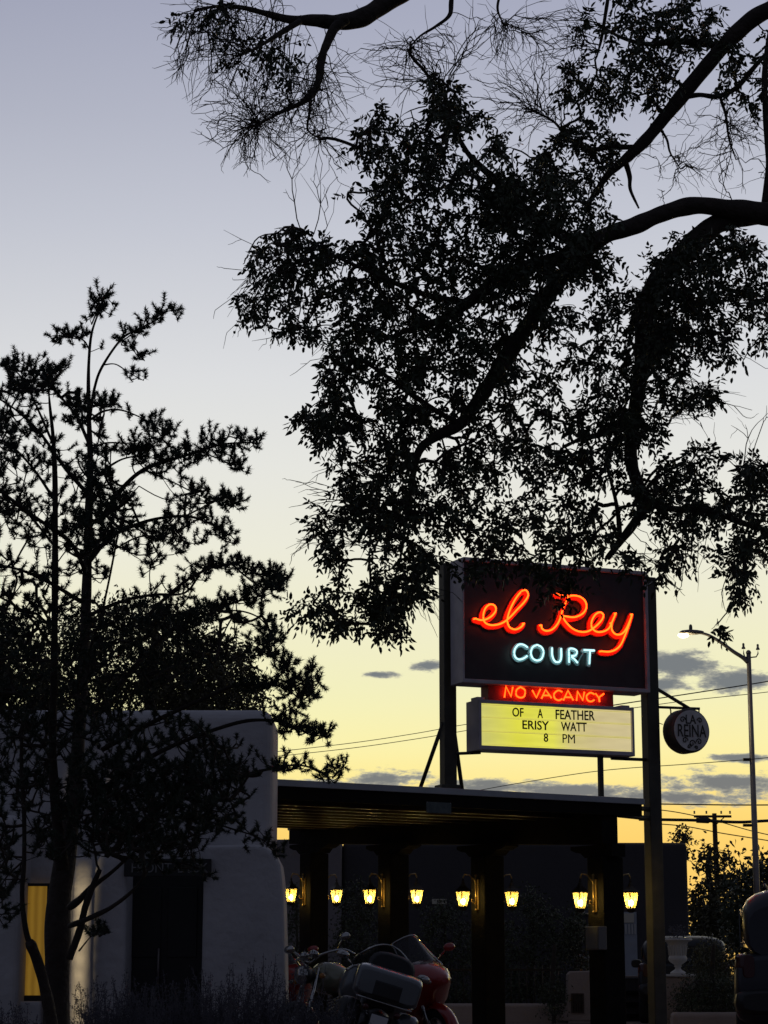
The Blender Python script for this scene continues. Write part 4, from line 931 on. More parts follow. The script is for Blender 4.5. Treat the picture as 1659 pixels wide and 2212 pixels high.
class Skel:                            # grows twigs from limbs to wanted tips
    def __init__(s): s.P = np.zeros((0, 3)); s.par = np.zeros(0, int); s.chains = []; s.limbs = []
    def limb(s, pts, rad, step=.10):
        p = Pn(pts); q = spline(p, 10); t = np.linspace(0, 1, len(q)); r = np.interp(t, np.linspace(0, 1, len(rad)), rad)
        dd = q[0][1] * 0 + 1
        s.limbs.append((q, r)); s.P = np.vstack([s.P, q]); s.par = np.r_[s.par, -np.ones(len(q), int)]
    def grow(s, tips, sag=.0, wob=.12, maxlen=2.5, seg=4, fixed=0, jit=0.0):
        tips = np.asarray(tips); d = np.min(np.linalg.norm(tips[:, None, :] - s.P[None, ::7, :], axis=2), axis=1)
        cap = len(s.P) + len(tips) * (seg + 1); B = np.zeros((cap, 3)); B[:len(s.P)] = s.P; par = -np.ones(cap, int); par[:len(s.par)] = s.par; n = len(s.P)
        dirs = np.zeros((len(tips), 3)); ends = -np.ones(len(tips), int)
        for i in np.argsort(d):
            t = tips[i]; dv = B[:fixed or n] - t; dq = np.sqrt((dv * dv).sum(1))
            if jit: dq = dq + rng.random(len(dq)) * jit
            k = int(np.argmin(dq)); a = B[k]; v = t - a; L = np.linalg.norm(v)
            if L > maxlen or L < 1e-4: continue
            w = rng.normal(0, wob * L, (2, 3)); q0 = k; ids = [k]
            for j in range(1, seg + 1):
                f = j / seg; bow = 4 * f * (1 - f)
                p = a + v * f + w[0] * bow * .6 + w[1] * math.sin(2 * math.pi * f) * .25; p[2] += sag * L * bow
                B[n] = p; par[n] = q0; q0 = n; ids.append(n); n += 1
            s.chains.append(ids); dirs[i] = B[ids[-1]] - B[ids[-2]]; ends[i] = ids[-1]
        s.P = B[:n]; s.par = par[:n]
        nn = np.linalg.norm(dirs, axis=1, keepdims=True); ok = ends >= 0
        return dirs / np.maximum(nn, 1e-9), ok
    def fork(s, first, n, L0, L1):
        new = []
        for c in s.chains[first:]:
            for _ in range(rng.poisson(n)):
                j = int(rng.integers(2, len(c))); a = s.P[c[j]]; d = a - s.P[c[j - 1]]; d = d / max(np.linalg.norm(d), 1e-9)
                w = d + rng.normal(0, .42, 3); w[2] -= .1; w /= np.linalg.norm(w); L = rng.uniform(L0, L1) * (1.25 - j / len(c)); k = rng.normal(0, .10, 3)
                pts = [a + w * L * f + k * L * f * f * 2 + rng.normal(0, .035 * L, 3) for f in (.33, .66, 1)]
                b = len(s.P); s.P = np.vstack([s.P, pts]); s.par = np.r_[s.par, [c[j], b, b + 1]]; new.append([c[j], b, b + 1, b + 2])
        s.chains += new
    def twigs(s, mb, r0=.0026, pw=.42, rmax=.05, k=5):
        cnt = np.zeros(len(s.P)); last = set(c[-1] for c in s.chains)
        for e in last: cnt[e] += 1
        for i in range(len(s.P) - 1, -1, -1):
            if s.par[i] >= 0: cnt[s.par[i]] += cnt[i]
        for c in s.chains:
            r = np.minimum(r0 * np.maximum(cnt[c], .6) ** pw, rmax); r[0] = min(r[0], r[1] * 1.15); r[-1] *= .6 if cnt[c[-1]] <= 1 else 1
            mb.tube(s.P[c], r, k, caps=False)
def unit(a): return a / np.maximum(np.linalg.norm(a, axis=-1, keepdims=True), 1e-9)
def leaves(name, C, D, per, L, W, m, parent, droop=.5, spread=.10, curl=.25):
    """sprigs of pointed leaves: each a folded diamond of four faces hung along a short shoot"""
    n = len(C); N = n * per; c = np.repeat(C, per, 0); d = np.repeat(D, per, 0)
    t = rng.random((N, 1)); off = rng.normal(0, spread * .45, (N, 3))
    base = c - d * t * spread * 1.6 + off
    ax = unit(d * .6 + rng.normal(0, .75, (N, 3)) + np.array([0, 0, -droop])); nr = unit(np.cross(ax, rng.normal(0, 1, (N, 3)))); sd = np.cross(ax, nr)
    l = L * rng.uniform(.65, 1.25, (N, 1)); w = W * rng.uniform(.7, 1.2, (N, 1))
    p0 = base; p1 = base + ax * l * .38 + sd * w * .5 + nr * w * curl; p2 = base + ax * l * .38 - sd * w * .5 + nr * w * curl; p3 = base + ax * l + nr * l * -.12; pm = base + ax * l * .45
    V = np.stack([p0, p1, p3, p2, pm], 1).reshape(-1, 3); b = np.arange(N)[:, None] * 5
    Fc = np.concatenate([b + np.array([0, 1, 4]), b + np.array([1, 2, 4]), b + np.array([2, 3, 4]), b + np.array([3, 0, 4])], 0)
    return big(name, V, Fc, m, parent)

def sprays(name, C, D, nr, nl, L, W, R_, m, parent):
    """pinnate leaves: nr drooping stalks per twig tip, each with nl pointed leaflets"""
    n = len(C); N = n * nr; c = np.repeat(C, nr, 0); d = np.repeat(D, nr, 0)
    a = unit(d * .55 + rng.normal(0, .75, (N, 3)) + np.array([0, 0, -.25])); ln = R_ * rng.uniform(.6, 1.2, (N, 1))
    s0 = c - d * ln * .5 * rng.random((N, 1)); sd = unit(np.cross(a, rng.normal(0, 1, (N, 3))))
    P0, AX = [], []
    for j in range(nl):
        f = (j // 2 + 1) / ((nl + 1) / 2); sg = 1 if j % 2 else -1
        q = s0 + a * ln * f; q[:, 2] -= .35 * ln[:, 0] * f * f
        last = j == nl - 1
        ax = unit(a * (1.0 if last else .55) + (0 if last else sg * sd * .8) + np.array([0, 0, -.55]) + rng.normal(0, .22, (N, 3))); P0.append(q); AX.append(ax)
    base = np.vstack(P0); ax = np.vstack(AX); K = len(base)
    nrm = unit(np.cross(ax, rng.normal(0, 1, (K, 3)))); side = np.cross(ax, nrm); l = L * rng.uniform(.55, 1.3, (K, 1)); w = W * rng.uniform(.7, 1.35, (K, 1))
    f = lambda t, u: base + ax * l * t + side * w * u + nrm * (w * abs(u) * .5 - l * .14 * t * t)
    V = np.stack([base, f(.26, .44), f(.66, .40), f(1, 0), f(.66, -.40), f(.26, -.44)], 1).reshape(-1, 3); b = np.arange(K)[:, None] * 6
    return big(name, V, np.concatenate([b + np.array(t) for t in ((0, 1, 2, 3), (0, 3, 4, 5))], 0), m, parent)

# ---------------------------------------------------------------- the large ash tree over the sign
ash = thing('ash_tree', 'large spreading leafy tree with black limbs reaching in from the right, over the lit sign', 'tree', (Xat(1955, 16), 16, 0))
sk = Skel()
D0 = 16.0
A_ = lambda pts, d0=D0, d1=None: [(u, v, d0 + ((d1 if d1 is not None else d0) - d0) * i / max(len(pts) - 1, 1)) for i, (u, v) in enumerate(pts)]
px = D0 / F
def lm(pts, rad, d0=D0, d1=None): sk.limb(A_(pts, d0, d1), [r * px for r in rad])
lm([(1960, 2500), (1950, 1900), (1940, 1300), (1935, 800), (1940, 560), (1930, 300), (1890, 60), (1840, -120)], [88, 74, 66, 62, 56, 46, 38, 30])
lm([(1940, 620), (1840, 500), (1740, 470), (1659, 463), (1580, 452), (1500, 444), (1430, 462), (1370, 488), (1310, 508), (1265, 540), (1195, 622), (1143, 698), (1105, 755), (1064, 817), (1030, 870), (993, 916), (940, 944), (905, 975), (890, 1040), (878, 1120), (866, 1200), (850, 1260)],
   [52, 40, 31, 28, 24, 20, 19, 19, 19, 19, 18, 18, 18, 17.5, 16.5, 15, 14, 12, 10, 8, 6, 4, 2.5, 1.6], 16, 15.2)
lm([(1720, 472), (1630, 467), (1565, 476), (1520, 506), (1468, 556), (1425, 604), (1396, 660), (1388, 740), (1382, 820), (1370, 900), (1362, 980), (1372, 1030), (1392, 1085), (1370, 1130), (1338, 1172), (1312, 1206)],
   [17, 21, 24, 25, 25, 24, 22, 18, 16, 15, 14, 14, 13, 10, 8, 6], 16, 15.6)
lm([(1392, 1085), (1452, 1099), (1534, 1104), (1588, 1124), (1643, 1142), (1720, 1160)], [11, 7, 6.5, 6.5, 6, 4], 15.65, 15.3)
lm([(1370, 900), (1330, 925), (1290, 940), (1250, 950), (1220, 965)], [8, 7.5, 7, 5, 3], 15.8, 15.4)
lm([(1340, 1170), (1335, 1110), (1325, 1060), (1310, 1010)], [6, 5, 4, 2], 15.6, 15.2)
lm([(1290, 520), (1230, 548), (1150, 575), (1070, 610), (1010, 655), (955, 690), (890, 710), (820, 740)], [17, 16, 15, 14, 12, 9, 6, 3], 15.9, 15.0)
lm([(1010, 655), (930, 640), (850, 610), (760, 570), (690, 540), (640, 535)], [8, 7, 5.5, 4, 2.5, 1.5], 15.3, 14.8)
lm([(1265, 540), (1200, 500), (1120, 440), (1060, 380), (1010, 330), (975, 260), (955, 190)], [13, 12, 10, 8, 6, 4, 2], 15.9, 15.2)
lm([(993, 916), (930, 880), (860, 830), (800, 790), (740, 760)], [7, 6, 5, 3.5, 2], 15.4, 15.0)
lm([(1900, 120), (1780, -10), (1659, 22), (1590, 72), (1520, 150), (1440, 248), (1395, 302), (1350, 345), (1318, 372), (1290, 410), (1262, 455)], [36, 28, 21, 19, 18, 16, 14, 12, 9, 7, 5], 16.4, 16.6)
lm([(1370, 318), (1320, 318), (1275, 322), (1230, 300), (1195, 262), (1150, 240)], [7, 6.5, 6, 4.5, 3, 1.8], 16.5, 16.8)
lm([(1350, 345), (1360, 380), (1362, 410), (1380, 450)], [7, 6, 4, 2.5], 16.6)
lm([(1470, 212), (1510, 205), (1550, 208), (1590, 190), (1625, 150), (1660, 110)], [6.5, 6, 6, 6.5, 6, 5], 16.5, 16.3)
lm([(1556, 210), (1568, 250), (1575, 300), (1590, 345)], [4, 3.4, 2.6, 1.4], 16.5)
lm([(1420, 270), (1440, 300), (1448, 330), (1470, 365)], [4, 3, 2.4, 1.2], 16.6)
lm([(1560, 100), (1480, 90), (1400, 95), (1340, 80), (1290, 50)], [10, 8, 6, 4, 2.5], 16.6, 17)
lm([(1316, -20), (1308, 30), (1300, 80), (1290, 120)], [5, 4.5, 4, 2], 17)
lm([(1668, 40), (1652, 160), (1656, 260), (1662, 350), (1655, 440)], [6, 7, 8.5, 9, 11], 16.2)
lm([(1940, 240), (1700, -170), (1400, -190), (1150, -130), (980, -80), (900, -38), (836, 4), (782, 38), (728, 48), (680, 44), (625, 42), (570, 28), (520, 16), (468, 14), (420, 22)], [38, 33, 30, 28, 26, 25, 23, 21, 19, 14, 10, 7, 5.5, 4, 2.5], 16.6, 15.6)
lm([(745, 42), (722, 62), (706, 95), (695, 125), (688, 175), (672, 205), (648, 224), (607, 242), (575, 260), (546, 274)], [13, 12, 9.5, 9, 8.5, 8, 6, 4, 2.6, 1.6], 15.8, 15.4)
lm([(980, -80), (975, 0), (970, 34), (940, 58), (905, 80), (880, 110)], [8, 6, 5, 3.4, 2.4, 1.2], 16.3, 16)
lm([(672, 205), (668, 245), (665, 280), (690, 300)], [4, 3, 2.4, 1.4], 15.5)
lm([(648, 46), (600, 75), (560, 100), (520, 120)], [8, 6, 3.5, 2], 15.7, 15.3)
lm([(1060, -100), (1080, -30), (1075, 20), (1092, 60)], [6, 4.5, 3, 1.2], 16.3)
C, bare = [], []
def leafy(poly, n, cut=.32, d0=14.7, d1=16.6, ns=48, seed=3): C.append(scatter(poly, n, d0, d1, cut, ns, seed))
leafy([(768, 290), (815, 225), (880, 238), (940, 215), (1040, 240), (1095, 280), (1130, 370), (1215, 420), (1300, 480), (1300, 560), (1200, 640), (1050, 720), (900, 700), (800, 650), (790, 560), (820, 520), (775, 470), (750, 420)], 760, .28)
leafy([(1130, 370), (1180, 330), (1260, 390), (1330, 470), (1300, 560), (1200, 640), (1050, 640), (1040, 420)], 240, .30)
leafy([(905, 205), (930, 140), (975, 160), (1000, 215), (960, 260)], 36, .25)
leafy([(530, 545), (590, 490), (640, 485), (700, 515), (800, 525), (850, 600), (850, 720), (770, 740), (690, 725), (600, 725), (545, 700), (500, 650), (560, 610)], 250, .36)
leafy([(800, 640), (1050, 720), (1200, 640), (1240, 600), (1130, 740), (1040, 870), (960, 940), (900, 960), (740, 990), (690, 960), (700, 860), (660, 790), (740, 740)], 430, .36, ns=40)
leafy([(1240, 600), (1320, 540), (1400, 650), (1380, 780), (1370, 960), (1330, 1190), (1130, 1222), (990, 1212), (920, 1150), (900, 1000), (1000, 930), (1070, 830), (1150, 720)], 600, .42, ns=42, seed=21); leafy([(1330, 640), (1440, 620), (1470, 760), (1430, 900), (1440, 1040), (1330, 1060), (1320, 800)], 130, .42, ns=36, seed=77)
leafy([(730, 1010), (890, 960), (930, 1120), (985, 1212), (930, 1235), (910, 1290), (860, 1345), (800, 1300), (760, 1240), (790, 1150), (740, 1090)], 260, .36)
leafy([(640, 880), (700, 850), (740, 980), (690, 1010), (640, 940)], 34, .42)
leafy([(665, 1100), (740, 1090), (790, 1160), (740, 1240), (650, 1190)], 40, .42)
leafy([(620, 1300), (700, 1240), (800, 1240), (900, 1290), (860, 1370), (760, 1350), (690, 1372), (625, 1350)], 100, .38)
leafy([(1400, 520), (1480, 505), (1570, 495), (1640, 520), (1670, 600), (1680, 700), (1640, 760), (1560, 850), (1490, 890), (1430, 850), (1395, 740)], 430, .33)
leafy([(1395, 890), (1480, 930), (1560, 970), (1640, 985), (1720, 1000), (1720, 1190), (1640, 1190), (1560, 1160), (1460, 1230), (1440, 1262), (1385, 1240), (1340, 1205)], 280, .42)
leafy([(1530, 1150), (1640, 1170), (1630, 1250), (1600, 1320), (1570, 1250)], 42, .42)
leafy([(1528, 1335), (1560, 1340), (1560, 1365), (1530, 1362)], 4, 0)
leafy([(1255, 50), (1270, -30), (1550, -30), (1560, 50), (1490, 140), (1400, 250), (1330, 270), (1240, 235), (1210, 160)], 270, .40, 16, 17.5, seed=31)
leafy([(1170, 330), (1240, 240), (1330, 280), (1330, 360), (1270, 460), (1180, 400), (1120, 350)], 110, .42, 16, 17.2)
leafy([(1560, 60), (1680, 40), (1680, 170), (1640, 250), (1560, 190)], 60, .44, 15.8, 17)
leafy([(370, -10), (520, -10), (560, 60), (700, 150), (690, 190), (560, 190), (430, 80), (380, 60)], 46, .55, 15, 16, 30, 5)
leafy([(1150, 1215), (1250, 1215), (1245, 1290), (1200, 1335), (1180, 1270)], 15, .30, 14.9, 15.6)
leafy([(985, 1212), (1400, 1212), (1400, 1232), (990, 1238)], 26, .25, 14.9, 15.6)
Cp = Pn(np.vstack(C)); nlimb = len(sk.P)
dirs, ok = sk.grow(Cp, sag=.04, wob=.10, maxlen=3)
lmb = MB()
for i, (q, r) in enumerate(sk.limbs):
    wob = 1 + .05 * np.sin(np.arange(len(q)) * .37 + i) + .03 * np.sin(np.arange(len(q)) * .83 + 2 * i); lmb.tube(q, r * wob, 14 if r.max() > .03 else 7, caps=True)
trunk_mb, limb_mb = MB(), lmb
tw = MB(); sk.twigs(tw, .0026, .42, .03)
Cl, Dl = Cp[ok], dirs[ok]
sprays('crown', Cl, Dl, 2, 7, .052, .0235, .125, M['leaf'], ash)
# bare winter-thin twigs: long arching whips past the leaf line
n0 = len(sk.chains)
def whips(poly, n, d0=14.8, d1=16.4): bare.append(scatter(poly, int(n * 1.25), d0, d1, 0))
whips([(360, 40), (560, 130), (690, 220), (670, 300), (560, 380), (450, 330), (390, 230)], 190)
whips([(500, 200), (680, 150), (740, 230), (700, 330), (560, 330)], 90)
whips([(700, 120), (900, 60), (1000, 60), (1060, 20), (1080, 90), (960, 140), (800, 230), (720, 290)], 90)
whips([(340, -10), (640, -20), (620, 100), (380, 130)], 60)
whips([(1000, 200), (1100, 60), (1240, 20), (1230, 220), (1130, 300)], 130, 16, 17.4)
whips([(1400, 300), (1560, 230), (1680, 230), (1680, 410), (1560, 400), (1420, 420)], 75, 16, 17)
whips([(420, 690), (500, 600), (620, 700), (720, 820), (600, 770)], 34)
whips([(690, 230), (760, 280), (740, 420), (690, 420)], 16)
whips([(600, 1010), (700, 1000), (720, 1200), (640, 1260), (600, 1330)], 34)
whips([(1560, 850), (1690, 730), (1700, 980), (1600, 930), (1500, 900)], 24)
whips([(1420, 1230), (1500, 1200), (1520, 1330), (1440, 1290)], 10)
whips([(1530, 1300), (1620, 1240), (1640, 1340), (1560, 1350)], 10)
whips([(880, 1300), (960, 1250), (960, 1340), (900, 1380)], 8)
Bp = Pn(np.vstack(bare)); nb = len(sk.chains)
lead = rng.random(len(Bp)) < .55
sk.grow(Bp[lead], sag=.10, wob=.06, maxlen=1.0, seg=8, fixed=nlimb, jit=.22)
for c in sk.chains[nb:]: sk.P[c[1:]] += rng.normal(0, .011, (len(c) - 1, 3))
n1 = len(sk.chains); sk.fork(nb, 3.2, .12, .38); sk.fork(n1, .9, .06, .16)
keep = sk.chains; sk.chains = keep[nb:]; sk.twigs(tw, .0018, .36, .010, 4); sk.chains = keep
limb_mb.build('trunk', M['bark'], ash)
tw.build('branches', M['bark'], ash)

# ---------------------------------------------------------------- the pine in front of the office
pine = thing('pine_tree', 'tall dark pine with tufted branch ends, standing before the white adobe office', 'tree', (Xat(122, 14), 14, 0))
sk = Skel(); D0 = 14.0; px = D0 / F
lm([(116, 2460), (118, 2330), (121, 2212), (124, 2070), (126, 1960), (140, 1860), (158, 1740), (168, 1620), (176, 1500), (184, 1350), (188, 1240), (192, 1100), (195, 1000), (193, 930), (191, 850), (192, 780), (198, 720), (215, 670), (227, 640)], [40, 36, 32, 31, 31, 26, 20, 17, 15, 13, 12, 10, 8, 6.5, 5, 4, 3.2, 2.2, 1.4])
lm([(135, 1880), (122, 1760), (114, 1640), (116, 1500), (118, 1350), (119, 1200), (119, 1050), (115, 950), (108, 880), (105, 840)], [14, 12, 9, 8, 7.5, 7, 6, 4.5, 3, 1.5], 14, 13.6)
lm([(118, 2250), (108, 2190), (96, 2130), (82, 2080), (70, 2048), (64, 2036)], [17, 13, 12, 11, 12, 10], 13.9, 13.7)
lm([(70, 2052), (56, 2010), (48, 1935), (52, 1860), (52, 1760), (46, 1640), (50, 1540)], [8, 6, 5.5, 5, 5, 4.5, 3], 13.75, 13.5)
lm([(150, 2070), (172, 2010), (184, 1960), (200, 1915), (215, 1880)], [9, 8.5, 8, 7, 5], 13.8, 13.5)
lm([(150, 2000), (172, 1992), (205, 1978), (240, 1960), (280, 1930), (310, 1895)], [6, 6, 5.5, 4.5, 3.5, 2], 13.8, 13.2)
lm([(150, 1960), (170, 1945), (200, 1915), (240, 1885), (290, 1840)], [8, 8, 6, 4, 2.5], 13.9, 13.4)
BR = []
def br(pts, r0, r1, n, f0=.45, spread=26, d1=None):
    e = d1 if d1 is not None else 14 + random.uniform(-1.1, .9)
    lm(pts, list(np.linspace(r0, r1, 6)), 14, e); q = np.array(A_(pts, 14, e), float); t = np.linspace(0, 1, len(q))
    n = int(n * 1.4); f = rng.uniform(f0 * .72, 1.02, n) ** .85; p = np.stack([np.interp(f, t, q[:, k]) for k in range(3)], 1)
    p[:, 0] += rng.normal(0, spread * .8, n); p[:, 1] += rng.normal(-.15 * spread, spread * .7, n); p[:, 2] += rng.normal(0, .12, n); BR.append(p)
br([(193, 905), (205, 835), (222, 790), (262, 733), (300, 710), (340, 690), (366, 664)], 4, 1.2, 30, .62, 15)
br([(224, 788), (250, 787), (280, 806), (310, 822)], 1.8, .8, 5, .85, 10); br([(262, 745), (290, 752), (313, 780)], 1.6, .8, 9, .5, 12)
br([(198, 700), (212, 668), (227, 638)], 2, 1, 22, .2, 14); br([(195, 760), (180, 735), (150, 730), (128, 728)], 2, 1, 20, .3, 15)
br([(197, 905), (225, 888), (262, 886), (310, 905), (352, 932)], 3, 1.2, 16, .8, 14); br([(197, 880), (220, 875), (240, 880)], 2, 1, 16, .3, 14)
br([(198, 972), (228, 957), (285, 960), (322, 975)], 2.6, 1, 18, .75, 18); br([(330, 960), (352, 945), (368, 926)], 1.5, .8, 12, .2, 12)
br([(205, 1030), (240, 1005), (270, 990), (310, 985), (345, 995)], 3, 1.2, 24, .4, 18)
br([(212, 1130), (260, 1060), (310, 1015), (380, 990), (430, 975), (480, 960), (545, 955)], 6, 1.5, 72, .42, 17)
br([(430, 975), (470, 990), (505, 1005), (528, 1012)], 1.8, .8, 14, .5, 12); br([(310, 1015), (360, 1035), (410, 1060), (440, 1075)], 2.4, 1, 14, .5, 15)
br([(190, 1215), (240, 1160), (320, 1125), (400, 1115), (450, 1130), (500, 1158)], 6, 1.3, 40, .5, 20); br([(400, 1115), (450, 1090), (490, 1075), (505, 1090)], 2.2, .9, 22, .5, 14)
br([(188, 1420), (215, 1340), (232, 1270), (250, 1180), (270, 1090), (300, 1050)], 3.5, 1.2, 16, .6, 16); br([(250, 1185), (300, 1160), (360, 1160), (420, 1175)], 2.4, .9, 20, .4, 18)
br([(190, 1330), (260, 1300), (330, 1285), (400, 1280), (440, 1230), (480, 1215)], 5, 1.2, 44, .3, 22)
br([(300, 1350), (370, 1280), (430, 1238), (500, 1218), (560, 1240), (600, 1252)], 4.5, 1.2, 44, .55, 15); br([(500, 1218), (550, 1260), (590, 1275), (615, 1262)], 2, .9, 20, .4, 13)
br([(240, 1500), (350, 1378), (430, 1335), (510, 1300), (575, 1285)], 6, 1.6, 70, .3, 20); br([(470, 1320), (520, 1320), (560, 1335), (582, 1365), (588, 1410)], 2.2, 1, 26, .6, 13)
br([(320, 1460), (420, 1420), (480, 1405), (540, 1395), (580, 1410)], 3.4, 1, 24, .5, 16)
br([(220, 1620), (330, 1560), (461, 1500), (514, 1480), (593, 1480), (633, 1484), (672, 1462)], 6, 1.4, 56, .62, 17); br([(560, 1480), (610, 1450), (628, 1432)], 1.8, .8, 14, .4, 12)
br([(620, 1486), (650, 1510), (672, 1500), (684, 1478)], 1.8, .8, 18, .3, 12)
br([(200, 1720), (300, 1650), (392, 1603), (514, 1561), (583, 1556), (618, 1563), (646, 1574), (670, 1587), (705, 1590)], 6, 1.2, 44, .6, 13); br([(583, 1556), (610, 1540), (652, 1518)], 1.6, .8, 10, .3, 9)
br([(230, 1850), (350, 1740), (430, 1700), (514, 1677), (593, 1659), (646, 1653), (694, 1667), (720, 1690)], 5.5, 1.1, 30, .5, 14); br([(700, 1670), (722, 1658), (742, 1650)], 1.3, .7, 7, .4, 8)
br([(330, 1760), (430, 1770), (500, 1790), (560, 1810), (600, 1840)], 3, 1, 22, .5, 14)
br([(260, 1850), (340, 1860), (410, 1868), (450, 1890)], 3, 1, 6, .4, 14); br([(170, 2055), (200, 2020), (230, 2010)], 2, .8, 10, .5, 9)
br([(188, 1240), (150, 1170), (80, 1120), (0, 1060), (-60, 1010)], 6, 2, 30, .2, 30); br([(175, 1300), (110, 1260), (40, 1230), (-40, 1215)], 5, 2, 34, .2, 30)
br([(192, 1070), (140, 1010), (90, 940), (40, 890), (-20, 850)], 5, 1.5, 44, .3, 22); br([(193, 960), (165, 900), (125, 850), (95, 815), (60, 800)], 4, 1.4, 36, .45, 20)
br([(115, 960), (80, 880), (50, 820), (10, 780)], 3, 1.2, 30, .5, 18); br([(118, 1080), (70, 1010), (20, 960), (-30, 940)], 3.5, 1.4, 34, .3, 24)
br([(118, 1180), (60, 1110), (10, 1080), (-50, 1060)], 3.5, 1.4, 30, .3, 26); br([(116, 1400), (60, 1330), (0, 1290), (-60, 1270)], 4, 1.6, 36, .2, 30)
br([(112, 1640), (60, 1560), (0, 1500), (-50, 1470)], 4, 1.6, 36, .2, 30); br([(50, 1860), (10, 1900), (-20, 1960)], 2.5, 1, 24, .3, 22)
def tufts(poly, n, cut=.36, d0=13.0, d1=14.7, ns=55, seed=50): BR.append(scatter(poly, n, d0, d1, cut, ns, seed))
tufts([(0, 770), (40, 790), (60, 830), (150, 780), (190, 840), (195, 930), (150, 960), (60, 960), (0, 1000)], 110, .44)
tufts([(160, 880), (215, 880), (235, 1000), (262, 1060), (245, 1250), (150, 1250), (130, 1120)], 230, .42); tufts([(185, 900), (290, 1000), (420, 1060), (460, 1150), (300, 1260), (200, 1260)], 120, .5); tufts([(-20, 1000), (140, 1010), (150, 1260), (-20, 1270)], 90, .5)
tufts([(-20, 1290), (200, 1290), (330, 1300), (470, 1310), (540, 1330), (480, 1410), (420, 1480), (260, 1540), (-20, 1540)], 560, .36)
tufts([(-20, 1540), (300, 1530), (430, 1560), (500, 1620), (540, 1680), (520, 1760), (440, 1840), (250, 1850), (150, 1850), (40, 1870), (-20, 1880)], 900, .34, seed=66); tufts([(275, 1850), (440, 1850), (450, 1890), (300, 1885)], 26, .2); tufts([(430, 1560), (560, 1600), (570, 1740), (500, 1800), (440, 1820)], 40, .46)
tufts([(200, 1640), (430, 1640), (470, 1740), (420, 1840), (260, 1840), (190, 1800)], 420, .2); tufts([(-20, 1850), (50, 1880), (40, 1990), (-20, 2010)], 26, .4)
Cp = Pn(np.vstack(BR)); dirs, ok = sk.grow(Cp, sag=-.05, wob=.06, maxlen=1.4, seg=4)
mb = MB()
for i, (q, r) in enumerate(sk.limbs): mb.tube(q, r * (1 + .05 * np.sin(np.arange(len(q)) * .41 + i)), 12 if r.max() > .03 else 6)
mb.build('trunk', M['pinebark'], pine)
mb = MB(); sk.twigs(mb, .0028, .40, .02); mb.build('branches', M['pinebark'], pine)
def needles(name, C, D, per, L, shoot, m, parent):
    n = len(C); N = n * per; up = np.array([0, 0, 1.0])
    ax = unit(D * .7 + up * .7 + rng.normal(0, .35, D.shape)); a = np.repeat(ax, per, 0); c = np.repeat(C, per, 0)
    sl_ = np.repeat(shoot * rng.uniform(.5, 1.4, (n, 1)), per, 0)
    base = c + a * (rng.random((N, 1)) - .25) * sl_
    d = unit(a * .75 + unit(rng.normal(0, 1, (N, 3))) * .9); sd = unit(np.cross(d, rng.normal(0, 1, (N, 3))))
    l = L * rng.uniform(.6, 1.15, (N, 1)); w = .0056
    V = np.stack([base - sd * w * .5, base + sd * w * .5, base + d * l], 1).reshape(-1, 3)
    return big(name, V, np.arange(N * 3).reshape(-1, 3), m, parent)
needles('needles', Cp[ok], dirs[ok], 92, .033, .066, M['needle'], pine)

# ---------------------------------------------------------------- generic leafy things
def leafy_plant(name, label, cat, trunk, polys, d0, d1, per, L, W, m, spread, tr=(.16, .05), group=None, cut=.34, ns=40, crown='crown', wood='trunk', droop=.4, r0=.004, depth=None, maxlen=9):
    dm = (d0 + d1) / 2; b = P(*trunk[0], dm); t = thing(name, label, cat, (b.x, b.y, 0), group)
    global sk; sk = Skel(); tp = [(u, v, dm) for u, v in trunk]; g = Pn(tp); g0 = g[0].copy(); g0[2] = 0
    q = spline(np.vstack([g0, g]) if g[0][2] > .05 else g, 8); sk.limbs.append((q, np.linspace(tr[0], tr[1], len(q)))); sk.P = q; sk.par = -np.ones(len(q), int)
    Cq = Pn(np.vstack([scatter(p, n, d0, d1, cut, ns, 5 + i) for i, (p, n) in enumerate(polys)])); dirs, ok = sk.grow(Cq, .02, .12, maxlen, 4)
    mb = MB(); mb.tube(*sk.limbs[0], 10); sk.twigs(mb, r0, .4, tr[1]); mb.build(wood, M['bark'], t)
    leaves(crown, Cq[ok], dirs[ok], per, L, W, m, t, droop, spread)
    return t
leafy_plant('background_tree', 'dense small leaved tree showing above the adobe roof, behind the pine', 'tree', [(330, 1700), (325, 1560), (330, 1440), (340, 1370)],
            [([(60, 1420), (130, 1330), (220, 1300), (330, 1290), (430, 1330), (520, 1380), (555, 1420), (565, 1480), (590, 1530), (560, 1570), (60, 1570)], 1100), ([(350, 1420), (540, 1400), (560, 1540), (350, 1560)], 260)], 30.5, 33.5, 12, .085, .04, M['leaf2'], .22, cut=.30, ns=34)
leafy_plant('background_tree', 'dark tree at the left edge, rising behind the flat adobe roof', 'tree', [(-20, 1700), (-10, 1560), (0, 1440), (10, 1380)],
            [([(-120, 1400), (-40, 1330), (60, 1350), (120, 1420), (140, 1570), (-120, 1570)], 620)], 30.5, 33, 12, .085, .04, M['leaf2'], .22, cut=.30, ns=34)
TG = 'dark trees beyond the road'
leafy_plant('roadside_tree', 'thin leaved tree with sky showing through it, round the foot of the utility pole', 'tree', [(1545, 2090), (1540, 1960), (1530, 1880), (1535, 1830)],
            [([(1494, 1860), (1515, 1815), (1545, 1800), (1575, 1825), (1600, 1870), (1570, 1930), (1494, 1950)], 50), ([(1494, 1930), (1600, 1900), (1610, 2060), (1480, 2060)], 330)], 84, 90, 10, .24, .12, M['leaf2'], .5, (.22, .08), TG, .44, 22, r0=.012)
